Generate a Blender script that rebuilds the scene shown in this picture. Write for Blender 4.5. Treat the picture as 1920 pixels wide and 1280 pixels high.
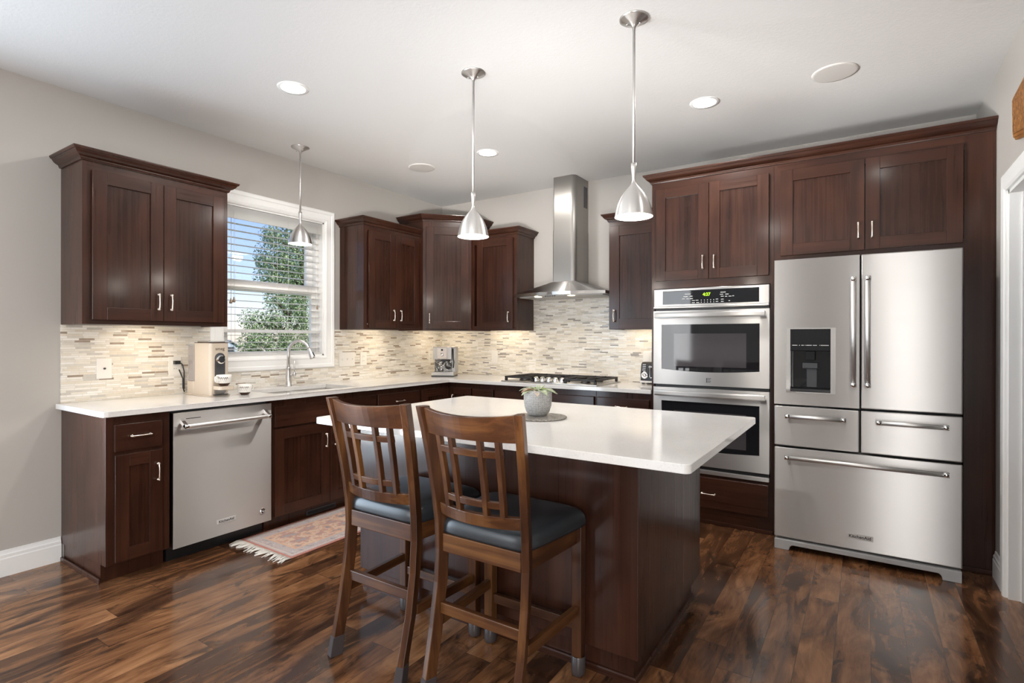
import bpy, bmesh, math, random
from mathutils import Vector, Matrix
random.seed(7)
for o in list(bpy.data.objects): bpy.data.objects.remove(o)
S = bpy.context.scene
COL = S.collection
PI = math.pi

# ------------------------------------------------------------------ camera
cd = bpy.data.cameras.new('camera'); cam = bpy.data.objects.new('camera', cd); COL.objects.link(cam)
cd.sensor_fit = 'HORIZONTAL'; cd.sensor_width = 36.0; cd.lens = 1008.396 / 1920 * 36
cd.shift_x = 0; cd.shift_y = (635.856 - 640) / 1920
cd.clip_start = 0.05; cd.clip_end = 300
_d = Vector((-0.54786664, 0.836565, -0.00107064)); _r = Vector((0.83656362, 0.54786769, 0.00151746)); _u = Vector((-0.00185602, 0.0000643, 0.9999983))
M4 = Matrix.Identity(4)
for i in range(3):
    M4[i][0] = _r[i]; M4[i][1] = _u[i]; M4[i][2] = -_d[i]
M4[0][3], M4[1][3], M4[2][3] = 3.91242, -4.55706, 1.29372
cam.matrix_world = M4
S.camera = cam

# ------------------------------------------------------------------ view, world, sun, daylight, added fill
S.view_settings.view_transform = 'Standard'; S.view_settings.look = 'None'
S.view_settings.gamma = 1; S.view_settings.use_curve_mapping = False
S.view_settings.exposure = 0.17
W = bpy.data.worlds.new('sky'); S.world = W; W.use_nodes = True
nt = W.node_tree; nt.nodes.clear()
wo = nt.nodes.new('ShaderNodeOutputWorld'); wb = nt.nodes.new('ShaderNodeBackground')
sk = nt.nodes.new('ShaderNodeTexSky'); sk.sky_type = 'NISHITA'; sk.sun_disc = False
sk.sun_elevation = math.radians(48); sk.sun_rotation = math.radians(60); sk.altitude = 200; sk.dust_density = 0.4
wb.inputs[1].default_value = 0.21
tint = nt.nodes.new('ShaderNodeMix'); tint.data_type = 'RGBA'; tint.blend_type = 'MULTIPLY'; tint.inputs[0].default_value = 1; tint.inputs[7].default_value = (.82, .80, .98, 1)
nt.links.new(sk.outputs[0], tint.inputs[6]); nt.links.new(tint.outputs[2], wb.inputs[0]); nt.links.new(wb.outputs[0], wo.inputs[0])

def light(name, kind, loc, target=None, energy=10, color=(1, 1, 1), size=(1, 1), shape='RECTANGLE', radius=None, spread=None, parent=None, spot=None):
    l = bpy.data.lights.new(name, kind); l.energy = energy; l.color = color
    if kind == 'AREA':
        l.shape = shape; l.size = size[0]
        if shape == 'RECTANGLE': l.size_y = size[1]
        if spread: l.spread = spread
    if radius is not None and kind in ('POINT', 'SPOT'): l.shadow_soft_size = radius
    if spot: l.spot_size = spot; l.spot_blend = 0.9
    o = bpy.data.objects.new(name, l); COL.objects.link(o); o.location = loc
    if target is not None:
        o.rotation_euler = (Vector(target) - Vector(loc)).to_track_quat('-Z', 'Y').to_euler()
    return o
sun = light('sun', 'SUN', (6, 4, 9), (6 - .62, 4 - .28, 9 - .75), 5.0, (1, .95, .86)); sun.data.angle = 0.01
# daylight through rear window and patio door; side and upward lamps are added fill
light('daylight_rear', 'AREA', (.725, -7.42, 1.3), (1.3, -3.0, 1.5), 32, (.95, .975, 1.0), (.7, 1.95))
light('rear_ceiling_fill', 'AREA', (.725, -7.40, .35), (3.4, -1.0, 2.75), 4, (1, .975, .94), (.7, .3), spread=math.radians(24))  # unseen lamp added to brighten the ceiling, narrow beam
light('daylight_patio', 'AREA', (-.03, -4.78, 1.08), (3.8, -4.2, 1.2), 85, (.70, .85, 1.0), (1.45, 1.95))
light('patio_ceiling_fill', 'AREA', (0.02, -4.78, .4), (3.9, -.8, 2.75), 10, (1, .975, .94), (1.45, .3), spread=math.radians(30))  # added upward fill for the right side of the ceiling
light('side_fill', 'AREA', (4.50, -5.9, 1.3), (0, -4.0, 1.6), 92, (1, .975, .95), (1.7, 1.9))  # added fill for the left wall, cabinets and dishwasher
light('side_ceiling_fill', 'AREA', (4.48, -5.9, .4), (1.2, -.75, 2.75), 14, (1, .975, .94), (1.7, .3), spread=math.radians(28))  # added upward fill reaching the back of the ceiling

# ------------------------------------------------------------------ node helpers
class NT:
    def __init__(s, name):
        s.m = bpy.data.materials.new(name); s.m.use_nodes = True; s.t = s.m.node_tree; s.t.nodes.clear()
        s.out = s.t.nodes.new('ShaderNodeOutputMaterial')
    def n(s, typ, **kw):
        x = s.t.nodes.new('ShaderNode' + typ)
        for k, v in kw.items(): setattr(x, k, v)
        return x
    def l(s, a, b): s.t.links.new(a, b)
    def val(s, sock, v):
        if hasattr(v, 'is_output') or isinstance(v, bpy.types.NodeSocket): s.l(v, sock)
        else: sock.default_value = v
    def math(s, op, a, b=0.0, c=None):
        x = s.n('Math', operation=op); s.val(x.inputs[0], a); s.val(x.inputs[1], b)
        if c is not None: s.val(x.inputs[2], c)
        return x.outputs[0]
    def mix(s, f, a, b, blend='MIX'):
        x = s.n('Mix', data_type='RGBA', blend_type=blend)
        s.val(x.inputs[0], f); s.val(x.inputs[6], a if not isinstance(a, tuple) else (*a, 1)[:4]); s.val(x.inputs[7], b if not isinstance(b, tuple) else (*b, 1)[:4])
        return x.outputs[2]
    def coord(s): return s.n('TexCoord').outputs['Object']
    def sep(s, v):
        x = s.n('SeparateXYZ'); s.l(v, x.inputs[0]); return x.outputs
    def comb(s, a, b, c):
        x = s.n('CombineXYZ'); s.val(x.inputs[0], a); s.val(x.inputs[1], b); s.val(x.inputs[2], c); return x.outputs[0]
    def scale(s, v, sc, off=None):
        x = s.n('Mapping'); s.l(v, x.inputs[0]); x.inputs['Scale'].default_value = sc
        if off is not None: s.val(x.inputs['Location'], off)
        return x.outputs[0]
    def noise(s, v, sc=5, det=3, rough=.5, dist=0, out=0):
        x = s.n('TexNoise'); s.l(v, x.inputs[0]); x.inputs['Scale'].default_value = sc; x.inputs['Detail'].default_value = det
        x.inputs['Roughness'].default_value = rough; x.inputs['Distortion'].default_value = dist; return x.outputs[out]
    def ramp(s, f, stops, interp='LINEAR'):
        x = s.n('ValToRGB'); s.val(x.inputs[0], f); e = x.color_ramp.elements; x.color_ramp.interpolation = interp
        while len(e) < len(stops): e.new(.5)
        for i, (p, c) in enumerate(stops):
            e[i].position = p; e[i].color = (*c, 1)
        return x.outputs[0]
    def rng(s, f, a, b, c, d):
        x = s.n('MapRange'); s.val(x.inputs[0], f)
        for i, v in enumerate((a, b, c, d)): x.inputs[i + 1].default_value = v
        return x.outputs[0]
    def bump(s, h, st=.2, dist=.01):
        x = s.n('Bump'); x.inputs['Strength'].default_value = st; x.inputs['Distance'].default_value = dist; s.l(h, x.inputs['Height']); return x.outputs[0]
    def white(s, v, out=0):
        x = s.n('TexWhiteNoise', noise_dimensions='3D'); s.l(v, x.inputs[0]); return x.outputs[out]
    def pr(s, color=(.5, .5, .5), rough=.5, metal=0, normal=None, **kw):
        p = s.n('BsdfPrincipled')
        s.val(p.inputs['Base Color'], (*color, 1) if isinstance(color, tuple) else color)
        s.val(p.inputs['Roughness'], rough); s.val(p.inputs['Metallic'], metal)
        if normal is not None: s.l(normal, p.inputs['Normal'])
        for k, v in kw.items():
            s.val(p.inputs[k.replace('_', ' ')], v)
        s.l(p.outputs[0], s.out.inputs[0]); return p

MAT = {}
def simple(name, color, rough=.5, metal=0, **kw):
    t = NT(name); t.pr(color, rough, metal, **kw); MAT[name] = t.m; return t.m

def objrand(t, k=37.0):
    r = t.n('ObjectInfo').outputs['Random']
    return t.comb(t.math('MULTIPLY', r, k), t.math('MULTIPLY', r, k * 1.7), t.math('MULTIPLY', r, k * .6))

def wood(name, axis, c0, c1, c2, rough=.3, fine=60, spec=.22, coat=.30):
    t = NT(name); v = t.coord()
    v2 = t.n('VectorMath', operation='ADD'); t.l(v, v2.inputs[0]); t.l(objrand(t), v2.inputs[1]); v = v2.outputs[0]
    sc = [fine] * 3; sc[axis] = 1.2
    sb = [9.0] * 3; sb[axis] = 1.6
    g = t.noise(t.scale(v, sc), 1, 4, .6, .3)
    b = t.noise(t.scale(v, sb), 1, 3, .55, .6)
    blot = t.noise(v, 5, 2, .5)
    f = t.math('ADD', t.math('MULTIPLY', g, .35), t.math('ADD', t.math('MULTIPLY', b, .45), t.math('MULTIPLY', blot, .25)))
    col = t.ramp(f, [(.33, c0), (.52, c1), (.72, c2)])
    t.pr(col, t.rng(g, .3, .7, rough - .04, rough + .06), normal=t.bump(g, .04, .002), Specular_IOR_Level=spec, Coat_Weight=coat, Coat_Roughness=.14)
    MAT[name] = t.m; return t.m
CH = ((.019, .0065, .0040), (.038, .0134, .0075), (.066, .0235, .0125))
WV = wood('cherry_vertical_grain', 2, *CH); WX = wood('cherry_grain_x', 0, *CH); WY = wood('cherry_grain_y', 1, *CH)
OK_ = ((.018, .0065, .0035), (.062, .0225, .0085), (.175, .074, .021))
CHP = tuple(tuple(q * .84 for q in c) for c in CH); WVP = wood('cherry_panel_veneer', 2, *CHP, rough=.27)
SV = wood('stool_wood_vertical', 2, *OK_, rough=.34, fine=45); SX = wood('stool_wood_x', 0, *OK_, rough=.34, fine=45); SY = wood('stool_wood_y', 1, *OK_, rough=.34, fine=45)

def steel(name, base=(.53, .52, .51), rough=.345, aniso=.97, grain=(4, 4, 900), rot=.25, wob=.02):
    t = NT(name)
    tg = t.n('Tangent', direction_type='RADIAL', axis='Z')
    v = t.coord(); g = t.noise(t.scale(v, grain), 1, 2, .5)
    wv = t.noise(t.scale(v, (3, 3, .35)), 1, 2, .5)
    p = t.pr(base, t.rng(g, .3, .7, rough - .012, rough + .015), 1, Anisotropic=aniso, Anisotropic_Rotation=rot, normal=t.bump(wv, max(wob, .0001), .03))
    t.l(tg.outputs[0], p.inputs['Tangent']); MAT[name] = t.m; return t.m
STEEL = steel('brushed_stainless'); DWSTEEL = steel('brushed_stainless_door', (.70, .685, .665), .40, .99)
NICKEL = steel('brushed_nickel', (.72, .705, .69), .33, .6, (6, 6, 6), .25, .0)
SHANDLE = simple('satin_steel_bar', (.80, .785, .77), .46, 1)
BADGE = simple('badge_silver', (.60, .58, .56), .35)
CHIM = steel('brushed_hood_steel', (.37, .355, .335), .34, .8, (300, 300, 4), 0.0)
CHROME = simple('polished_chrome', (.82, .82, .82), .08, 1)
SATIN = simple('satin_nickel', (.82, .74, .66), .22, 1)
BLACK = simple('black_plastic', (.012, .012, .013), .35)
BLKGLASS = simple('black_glass', (.008, .009, .011), .03, Specular_IOR_Level=.4)
DKGREY = simple('dark_grey_metal', (.05, .05, .055), .45)
IRON = simple('cast_iron', (.016, .013, .012), .5)
WHITE = simple('white_plastic', (.80, .77, .72), .35)
TRIMW = simple('white_trim_paint', (.86, .855, .84), .35)
t = NT('white_blind'); p_ = t.n('BsdfPrincipled'); p_.inputs['Base Color'].default_value = (.85, .84, .82, 1); p_.inputs['Roughness'].default_value = .4
tl = t.n('BsdfTranslucent'); tl.inputs[0].default_value = (.88, .87, .85, 1); mx = t.n('MixShader'); mx.inputs[0].default_value = .5
t.l(p_.outputs[0], mx.inputs[1]); t.l(tl.outputs[0], mx.inputs[2]); t.l(mx.outputs[0], t.out.inputs[0]); BLINDW = t.m
GREYW = simple('speaker_grille_paint', (.62, .60, .57), .6)
APPG = simple('appliance_grey', (.42, .42, .42), .45)
def emit(name, c, st):
    t = NT(name); e = t.n('Emission'); e.inputs[0].default_value = (*c, 1); e.inputs[1].default_value = st; t.l(e.outputs[0], t.out.inputs[0]); MAT[name] = t.m; return t.m
LAMP = emit('lamp_diffuser', (1, .97, .92), 6.0)
BULB = emit('pendant_bulb', (1, .96, .9), 5.0)
WARM = emit('warm_lamp', (1, .80, .5), 6.0)
GREEN = emit('green_display', (.55, 1.0, .05), 1.3)
INK = simple('dark_ink', (.02, .02, .022), .4)
PALE = simple('pale_print', (.55, .55, .53), .5)

def wallpaint(name, c):
    t = NT(name); v = t.coord(); n = t.noise(v, 220, 2)
    t.pr(c, .55, normal=t.bump(n, .05, .002), Specular_IOR_Level=.3); MAT[name] = t.m; return t.m
WALL = wallpaint('greige_wall_paint', (.46, .435, .405))
t = NT('textured_ceiling'); v = t.coord(); n = t.noise(v, 70, 3, .6)
t.pr((.71, .70, .69), .8, normal=t.bump(t.rng(n, .42, .62, 0, 1), .09, .004), Specular_IOR_Level=.2); CEIL = t.m

# floor planks along y
t = NT('hand_scraped_walnut_planks'); v = t.coord(); x, y, z = t.sep(v)
pw, pl = .127, 1.15
cx = t.math('DIVIDE', x, pw); ci = t.math('FLOOR', cx)
offr = t.white(t.comb(ci, 3.3, 1.7))
ry = t.math('ADD', t.math('DIVIDE', y, pl), t.math('MULTIPLY', offr, 7.0)); ri = t.math('FLOOR', ry)
idv = t.comb(ci, ri, 0.5); tone = t.white(idv); tone2 = t.white(t.comb(ri, ci, 9.1))
vo = t.n('VectorMath', operation='ADD'); t.l(v, vo.inputs[0]); t.l(t.comb(t.math('MULTIPLY', tone, 31), t.math('MULTIPLY', tone2, 17), 0), vo.inputs[1]); vv = vo.outputs[0]
g = t.noise(t.scale(vv, (60, 5.5, 1)), 1, 5, .65, .8)
b = t.noise(t.scale(vv, (7.5, 2.0, 1)), 1, 6, .60, 1.3)
kn = t.noise(t.scale(vv, (6, 3, 1)), 1, 3, .6, 1.5)
f = t.math('ADD', t.math('MULTIPLY', g, .22), t.math('ADD', t.math('MULTIPLY', b, .80), t.math('MULTIPLY', t.math('SUBTRACT', tone, .5), .20)))
col = t.ramp(f, [(.30, (.024, .0105, .0060)), (.43, (.072, .0300, .0140)), (.57, (.175, .076, .032)), (.75, (.33, .160, .072))])
dark = t.rng(kn, .57, .70, 0, .8)
col = t.mix(dark, col, (.012, .007, .006))
fx = t.math('FRACT', cx); fy = t.math('FRACT', ry)
gx = t.math('LESS_THAN', t.math('MINIMUM', fx, t.math('SUBTRACT', 1, fx)), .008)
gy = t.math('LESS_THAN', t.math('MINIMUM', fy, t.math('SUBTRACT', 1, fy)), .0011)
gap = t.math('MAXIMUM', gx, gy)
col = t.mix(t.math('MULTIPLY', gap, .7), col, (.008, .005, .004))
h = t.math('SUBTRACT', t.math('ADD', t.math('MULTIPLY', b, .5), t.math('MULTIPLY', g, .08)), t.math('MULTIPLY', gap, .35))
t.pr(col, t.rng(b, .3, .7, .13, .22), normal=t.bump(h, .16, .005), Specular_IOR_Level=.55); FLOOR = t.m

# white speckled quartz
t = NT('white_quartz'); v = t.coord()
vo = t.n('TexVoronoi'); t.l(v, vo.inputs[0]); vo.inputs['Scale'].default_value = 260
sp = t.rng(t.sep(vo.outputs['Color'])[0], .80, 1.0, 0, 1); n = t.noise(v, 3, 3)
col = t.mix(t.math('MULTIPLY', sp, .28), t.ramp(n, [(.3, (.72, .70, .675)), (.7, (.77, .755, .735))]), (.50, .48, .46))
t.pr(col, .10, Specular_IOR_Level=.5); QUARTZ = t.m

# linear mosaic
def mosaic(name, uaxis, phase, dk=(.30, .245, .195)):
    t = NT(name); v = t.coord(); c = t.sep(v); u = c[uaxis]; z = c[2]
    hh, ww = .0128, .078
    rz = t.math('DIVIDE', z, hh); ri = t.math('FLOOR', rz)
    off = t.math('ADD', t.math('MULTIPLY', t.math('FLOORED_MODULO', ri, 2.0), .5), t.math('MULTIPLY', t.math('FLOOR', t.math('MULTIPLY', t.white(t.comb(ri, 2.2, phase)), 3)), .22))
    ru = t.math('ADD', t.math('DIVIDE', u, ww), off); ui = t.math('FLOOR', ru)
    tone = t.white(t.comb(ui, ri, phase)); tone2 = t.white(t.comb(ri, ui, phase + 3))
    col = t.ramp(tone, [(0, (.80, .76, .69)), (.22, (.74, .69, .60)), (.42, (.83, .80, .75)), (.60, (.64, .60, .53)), (.74, (.70, .63, .52)), (.86, (.52, .49, .44)), (.93, dk)], 'CONSTANT')
    n = t.noise(v, 40, 3); col = t.mix(.12, col, t.ramp(n, [(.3, (.5, .45, .38)), (.7, (.95, .92, .88))]))
    fz = t.math('FRACT', rz); fu = t.math('FRACT', ru)
    ez = t.math('MULTIPLY', t.math('MINIMUM', fz, t.math('SUBTRACT', 1, fz)), hh)
    eu = t.math('MULTIPLY', t.math('MINIMUM', fu, t.math('SUBTRACT', 1, fu)), ww)
    e = t.math('MINIMUM', ez, eu)
    grout = t.math('LESS_THAN', e, .0008)
    col = t.mix(grout, col, (.60, .555, .49))
    hgt = t.math('ADD', t.rng(e, .0004, .0016, 0, 1), t.math('MULTIPLY', tone2, .35))
    t.pr(col, t.rng(tone2, 0, 1, .14, .42), normal=t.bump(hgt, .35, .0015)); return t.m
TILE_L = mosaic('linear_mosaic_left', 1, .3, (.27, .195, .135)); TILE_B = mosaic('linear_mosaic_back', 0, 5.1, (.25, .225, .205))

t = NT('window_glass'); tr = t.n('BsdfTransparent'); gl = t.n('BsdfGlossy'); gl.inputs['Roughness'].default_value = .02
mx = t.n('MixShader'); mx.inputs[0].default_value = .05; t.l(tr.outputs[0], mx.inputs[1]); t.l(gl.outputs[0], mx.inputs[2]); t.l(mx.outputs[0], t.out.inputs[0]); GLASS = t.m
t = NT('clear_tank'); tr = t.n('BsdfTransparent'); tr.inputs[0].default_value = (.86, .83, .82, 1); gl = t.n('BsdfPrincipled'); gl.inputs['Roughness'].default_value = .08; gl.inputs['Base Color'].default_value = (.6, .56, .54, 1)
mx = t.n('MixShader'); mx.inputs[0].default_value = .35; t.l(tr.outputs[0], mx.inputs[1]); t.l(gl.outputs[0], mx.inputs[2]); t.l(mx.outputs[0], t.out.inputs[0]); TANK = t.m
t = NT('oven_glass'); v = t.coord(); t.pr((.012, .012, .014), .03, Specular_IOR_Level=.42); OVGLASS = t.m
OVIN = simple('oven_inner_glass', (.060, .054, .058), .06, Specular_IOR_Level=.5)
t = NT('black_leather'); v = t.coord(); n = t.noise(v, 260, 2); t.pr((.020, .024, .028), .30, normal=t.bump(n, .06, .001), Specular_IOR_Level=.6); LEATHER = t.m
SOCK = simple('brown_grey_chair_sock', (.040, .030, .030), .9)
CLEARCAP = simple('clear_rubber_cap', (.055, .046, .046), .3)
BEIGE = simple('taupe_enamel', (.56, .475, .385), .28)
CERAM = simple('white_ceramic', (.80, .77, .72), .15)
BROWNB = simple('brown_glaze', (.055, .028, .018), .2)

# ------------------------------------------------------------------ mesh builder
class MB:
    def __init__(s): s.bm = bmesh.new(); s.mats = []
    def mi(s, m):
        if m not in s.mats: s.mats.append(m)
        return s.mats.index(m)
    def faces(s, vs, fs, m, smooth=False):
        v = [s.bm.verts.new(p) for p in vs]; k = s.mi(m); out = []
        for f in fs:
            try:
                fc = s.bm.faces.new([v[i] for i in f]); fc.material_index = k; fc.smooth = smooth; out.append(fc)
            except ValueError: pass
        return v, out
    def box(s, x0, x1, y0, y1, z0, z1, m):
        vs = [(x, y, z) for x in (x0, x1) for y in (y0, y1) for z in (z0, z1)]
        return s.faces(vs, [(0, 1, 3, 2), (4, 6, 7, 5), (0, 4, 5, 1), (2, 3, 7, 6), (0, 2, 6, 4), (1, 5, 7, 3)], m)
    def fbox(s, F, u0, u1, n0, n1, z0, z1, m):
        vs = [F(u, n, z) for u in (u0, u1) for n in (n0, n1) for z in (z0, z1)]
        return s.faces(vs, [(0, 1, 3, 2), (4, 6, 7, 5), (0, 4, 5, 1), (2, 3, 7, 6), (0, 2, 6, 4), (1, 5, 7, 3)], m)
    def hexa(s, vs, m):
        return s.faces(vs, [(0, 1, 3, 2), (4, 6, 7, 5), (0, 4, 5, 1), (2, 3, 7, 6), (0, 2, 6, 4), (1, 5, 7, 3)], m)
    def prism(s, poly, a, b, m, fn=None, smooth=False):
        fn = fn or (lambda p, h: (p[0], p[1], h)); n = len(poly)
        vs = [fn(p, a) for p in poly] + [fn(p, b) for p in poly]
        s.faces(vs, [tuple(range(n))[::-1], tuple(range(n, 2 * n))] + [(i, (i + 1) % n, n + (i + 1) % n, n + i) for i in range(n)], m, smooth)
    def lathe(s, prof, c, m, seg=32, axis=None, smooth=True):
        # prof: (r, h) list; axis: Matrix rotating +z
        R = axis or Matrix.Identity(3); c = Vector(c); vs = []; fs = []; ring = []
        for r, h in prof:
            if r < 1e-6: ring.append([len(vs)]); vs.append(tuple(c + R @ Vector((0, 0, h))))
            else:
                ring.append(list(range(len(vs), len(vs) + seg)))
                for k in range(seg):
                    a = 2 * PI * k / seg; vs.append(tuple(c + R @ Vector((r * math.cos(a), r * math.sin(a), h))))
        for A, B in zip(ring, ring[1:]):
            if len(A) == 1 and len(B) == 1: continue
            for k in range(seg):
                j = (k + 1) % seg
                if len(A) == 1: fs.append((A[0], B[j], B[k]))
                elif len(B) == 1: fs.append((A[k], A[j], B[0]))
                else: fs.append((A[k], A[j], B[j], B[k]))
        return s.faces(vs, fs, m, smooth)
    def cyl(s, a, b, r, m, seg=16, r2=None, caps=True, smooth=True):
        a = Vector(a); b = Vector(b); d = b - a; L = d.length
        R = d.to_track_quat('Z', 'Y').to_matrix(); r2 = r if r2 is None else r2
        p = [(r, 0), (r2, L)]
        if caps: p = [(0, 0)] + p + [(0, L)]
        return s.lathe(p, a, m, seg, R, smooth)
    def tube(s, pts, rad, m, seg=10, caps=True):
        pts = [Vector(p) for p in pts]; n = len(pts); rs = rad if isinstance(rad, (list, tuple)) else [rad] * n
        vs = []; fs = []; up = None
        for i, p in enumerate(pts):
            d = (pts[min(i + 1, n - 1)] - pts[max(i - 1, 0)]).normalized()
            if up is None: up = d.orthogonal().normalized()
            up = (up - d * up.dot(d)).normalized(); q = d.cross(up)
            for k in range(seg):
                a = 2 * PI * k / seg; vs.append(tuple(p + (up * math.cos(a) + q * math.sin(a)) * rs[i]))
        for i in range(n - 1):
            for k in range(seg):
                j = (k + 1) % seg; fs.append((i * seg + k, i * seg + j, (i + 1) * seg + j, (i + 1) * seg + k))
        if caps: fs += [tuple(range(seg))[::-1], tuple(range((n - 1) * seg, n * seg))]
        return s.faces(vs, fs, m, True)
    def ball(s, c, r, m, seg=14):
        pr = [(r * math.sin(PI * i / 8), -r * math.cos(PI * i / 8)) for i in range(9)]; pr[0] = (0, -r); pr[-1] = (0, r)
        return s.lathe(pr, c, m, seg)
    def sweep(s, path, prof, m, close=False):
        # path: xy points, outward on the right of travel; prof: (offset, z)
        P = [Vector((p[0], p[1])) for p in path]; n = len(P); off = []
        for i in range(n):
            dirs = []
            if i > 0: dirs.append((P[i] - P[i - 1]).normalized())
            if i < n - 1: dirs.append((P[i + 1] - P[i]).normalized())
            ns = [Vector((d.y, -d.x)) for d in dirs]
            if len(ns) == 1: off.append(ns[0])
            else:
                b = (ns[0] + ns[1]).normalized(); off.append(b / max(.2, b.dot(ns[0])))
        k = len(prof); vs = []
        for i in range(n):
            for o, z in prof: q = P[i] + off[i] * o; vs.append((q.x, q.y, z))
        fs = []
        for i in range(n - 1):
            for j in range(k):
                jj = (j + 1) % k; fs.append((i * k + j, i * k + jj, (i + 1) * k + jj, (i + 1) * k + j))
        fs += [tuple(range(k)), tuple(range((n - 1) * k, n * k))[::-1]]
        s.faces(vs, fs, m)
    def grid(s, fn, nu, nv, m, smooth=True, wrap=False):
        vs = [fn(i / nu, j / nv) for i in range(nu + 1) for j in range(nv + 1)]
        fs = [(i * (nv + 1) + j, (i + 1) * (nv + 1) + j, (i + 1) * (nv + 1) + j + 1, i * (nv + 1) + j + 1) for i in range(nu) for j in range(nv)]
        s.faces(vs, fs, m, smooth)
    def build(s, name, parent=None, bevel=0, seg=2, smooth_angle=None, recalc=True):
        if recalc: bmesh.ops.recalc_face_normals(s.bm, faces=s.bm.faces)
        off = Vector((0, 0, 0))
        q = parent
        while q is not None: off += q.location; q = q.parent
        if off.length: bmesh.ops.translate(s.bm, verts=s.bm.verts, vec=-off)
        me = bpy.data.meshes.new(name); s.bm.to_mesh(me); s.bm.free()
        for m in s.mats: me.materials.append(m)
        o = bpy.data.objects.new(name, me); COL.objects.link(o)
        if parent: o.parent = parent
        if smooth_angle: me.set_sharp_from_angle(angle=smooth_angle)
        if bevel:
            b = o.modifiers.new('bevel', 'BEVEL'); b.width = bevel; b.segments = seg; b.limit_method = 'ANGLE'; b.angle_limit = math.radians(40)
        return o

def tag(o, label, cat, group=None, kind=None):
    o['label'] = label; o['category'] = cat
    if group: o['group'] = group
    if kind: o['kind'] = kind
    return o
def thing(name, loc, label, cat, group=None):
    o = bpy.data.objects.new(name, None); o.empty_display_size = .05; COL.objects.link(o); o.location = loc
    return tag(o, label, cat, group)
def struct(o, label=None, cat=None):
    o['kind'] = 'structure'
    if label: o['label'] = label
    if cat: o['category'] = cat
    return o
class Frame:
    def __init__(s, O, U, N): s.O = Vector(O); s.U = Vector(U); s.N = Vector(N)
    def __call__(s, u, n, z): return tuple(s.O + s.U * u + s.N * n + Vector((0, 0, z)))
FL = Frame((0, 0, 0), (0, 1, 0), (1, 0, 0))       # window wall: u = y, n = x
FB = Frame((0, 0, 0), (1, 0, 0), (0, -1, 0))      # range wall: u = x, n = -y
def hgrain(F): return WY if abs(F.U.y) > .9 else WX
def sub(F, d): return F

def handle(F, u, z, n, parent, vert=True, L=.088):
    m = MB(); pts = []
    for k in range(9):
        q = k / 8; e = (q - .5) * (L + .012); bow = n + .024 + .006 * math.sin(PI * q)
        pts.append(F(u, bow, z + e) if vert else F(u + e, bow, z))
    m.tube(pts, [.0042 + .0012 * abs(2 * k / 8 - 1) for k in range(9)], SATIN, 10)
    for sgn in (-1, 1):
        e = sgn * L / 2; a = (u, z + e) if vert else (u + e, z)
        m.cyl(F(a[0], n, a[1]), F(a[0], n + .026, a[1]), .0042, SATIN, 10)
        m.ball(F(a[0], n + .012, a[1]), .0085, SATIN, 12)
        m.ball(F(a[0], n + .025, a[1]), .0062, SATIN, 12)
    return m.build('handle', parent)

def shaker(F, u0, u1, z0, z1, n, parent, h=None, sw=.07, name='door'):
    th = .020; H = hgrain(F)
    m = MB()
    m.fbox(F, u0, u0 + sw, n, n + th, z0, z1, WV); m.fbox(F, u1 - sw, u1, n, n + th, z0, z1, WV)
    m.fbox(F, u0 + sw, u1 - sw, n, n + th, z0, z0 + sw, H); m.fbox(F, u0 + sw, u1 - sw, n, n + th, z1 - sw, z1, H)
    d = m.build(name, parent, .0016)
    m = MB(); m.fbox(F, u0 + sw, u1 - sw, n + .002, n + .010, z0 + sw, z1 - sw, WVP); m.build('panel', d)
    if h: handle(F, h[0], h[1], n + th, d, h[2] if len(h) > 2 else True)
    return d
def slab(F, u0, u1, z0, z1, n, parent, h=None, name='drawer'):
    m = MB(); m.fbox(F, u0, u1, n, n + .02, z0, z1, hgrain(F)); d = m.build(name, parent, .004, 3)
    if h: handle(F, h[0], h[1], n + .02, d, False)
    return d
CROWN = [(0, 0), (.008, 0), (.010, .006), (.013, .009), (.013, .015), (.018, .018), (.026, .022), (.036, .031), (.043, .042), (.045, .046), (.050, .047), (.055, .056), (.055, .062), (0, .062)]
def crown(path, z, parent, name='crown_moulding'):
    m = MB(); m.sweep(path, [(o, z + h) for o, h in CROWN], WX); return m.build(name, parent)

# ================================================================== SETTING
XR, CZ, YF = 4.517, 2.75, -7.5
m = MB(); m.box(-.12, 7.0, YF - .12, .12, -.05, 0, FLOOR); struct(m.build('floor'), 'dark hand-scraped plank floor', 'floor')
m = MB(); m.box(-.12, 7.0, YF - .12, .12, CZ, CZ + .1, CEIL); struct(m.build('ceiling'), 'white textured ceiling', 'ceiling')
# left wall with window opening and patio opening
WY0, WY1, WZ0, WZ1 = -2.436, -1.560, 1.148, 2.290
PY0, PY1, PZ1 = -5.55, -4.0, 2.1
m = MB()
def wallx(m, x0, x1, ys, holes, mat, z1=CZ):
    # holes: (y0,y1,z0,z1) sorted
    y = ys[0]
    for (a, b, c, d) in holes:
        m.box(x0, x1, y, a, 0, z1, mat)
        if c > 0: m.box(x0, x1, a, b, 0, c, mat)
        if d < z1: m.box(x0, x1, a, b, d, z1, mat)
        y = b
    m.box(x0, x1, y, ys[1], 0, z1, mat)
wallx(m, -.14, 0, (YF, 0), [(PY0, PY1, 0, PZ1), (WY0, WY1, WZ0, WZ1)], WALL)
struct(m.build('wall_left'), 'greige wall holding the kitchen window', 'wall')
m = MB(); m.box(-.14, XR + .14, 0, .12, 0, CZ, WALL); struct(m.build('wall_back'), 'greige wall behind the range hood', 'wall')
DY0, DY1, DZ1 = -1.86, -.945, 2.04
m = MB(); wallx(m, XR, XR + .12, (YF, 0), [(-6.8, -5.0, .3, 2.3), (DY0, DY1, 0, DZ1)], WALL); struct(m.build('wall_right'), 'greige wall at the right with a cased doorway', 'wall')
m = MB()
RX0, RX1, RZ0, RZ1 = .35, 1.10, .30, 2.30
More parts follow.
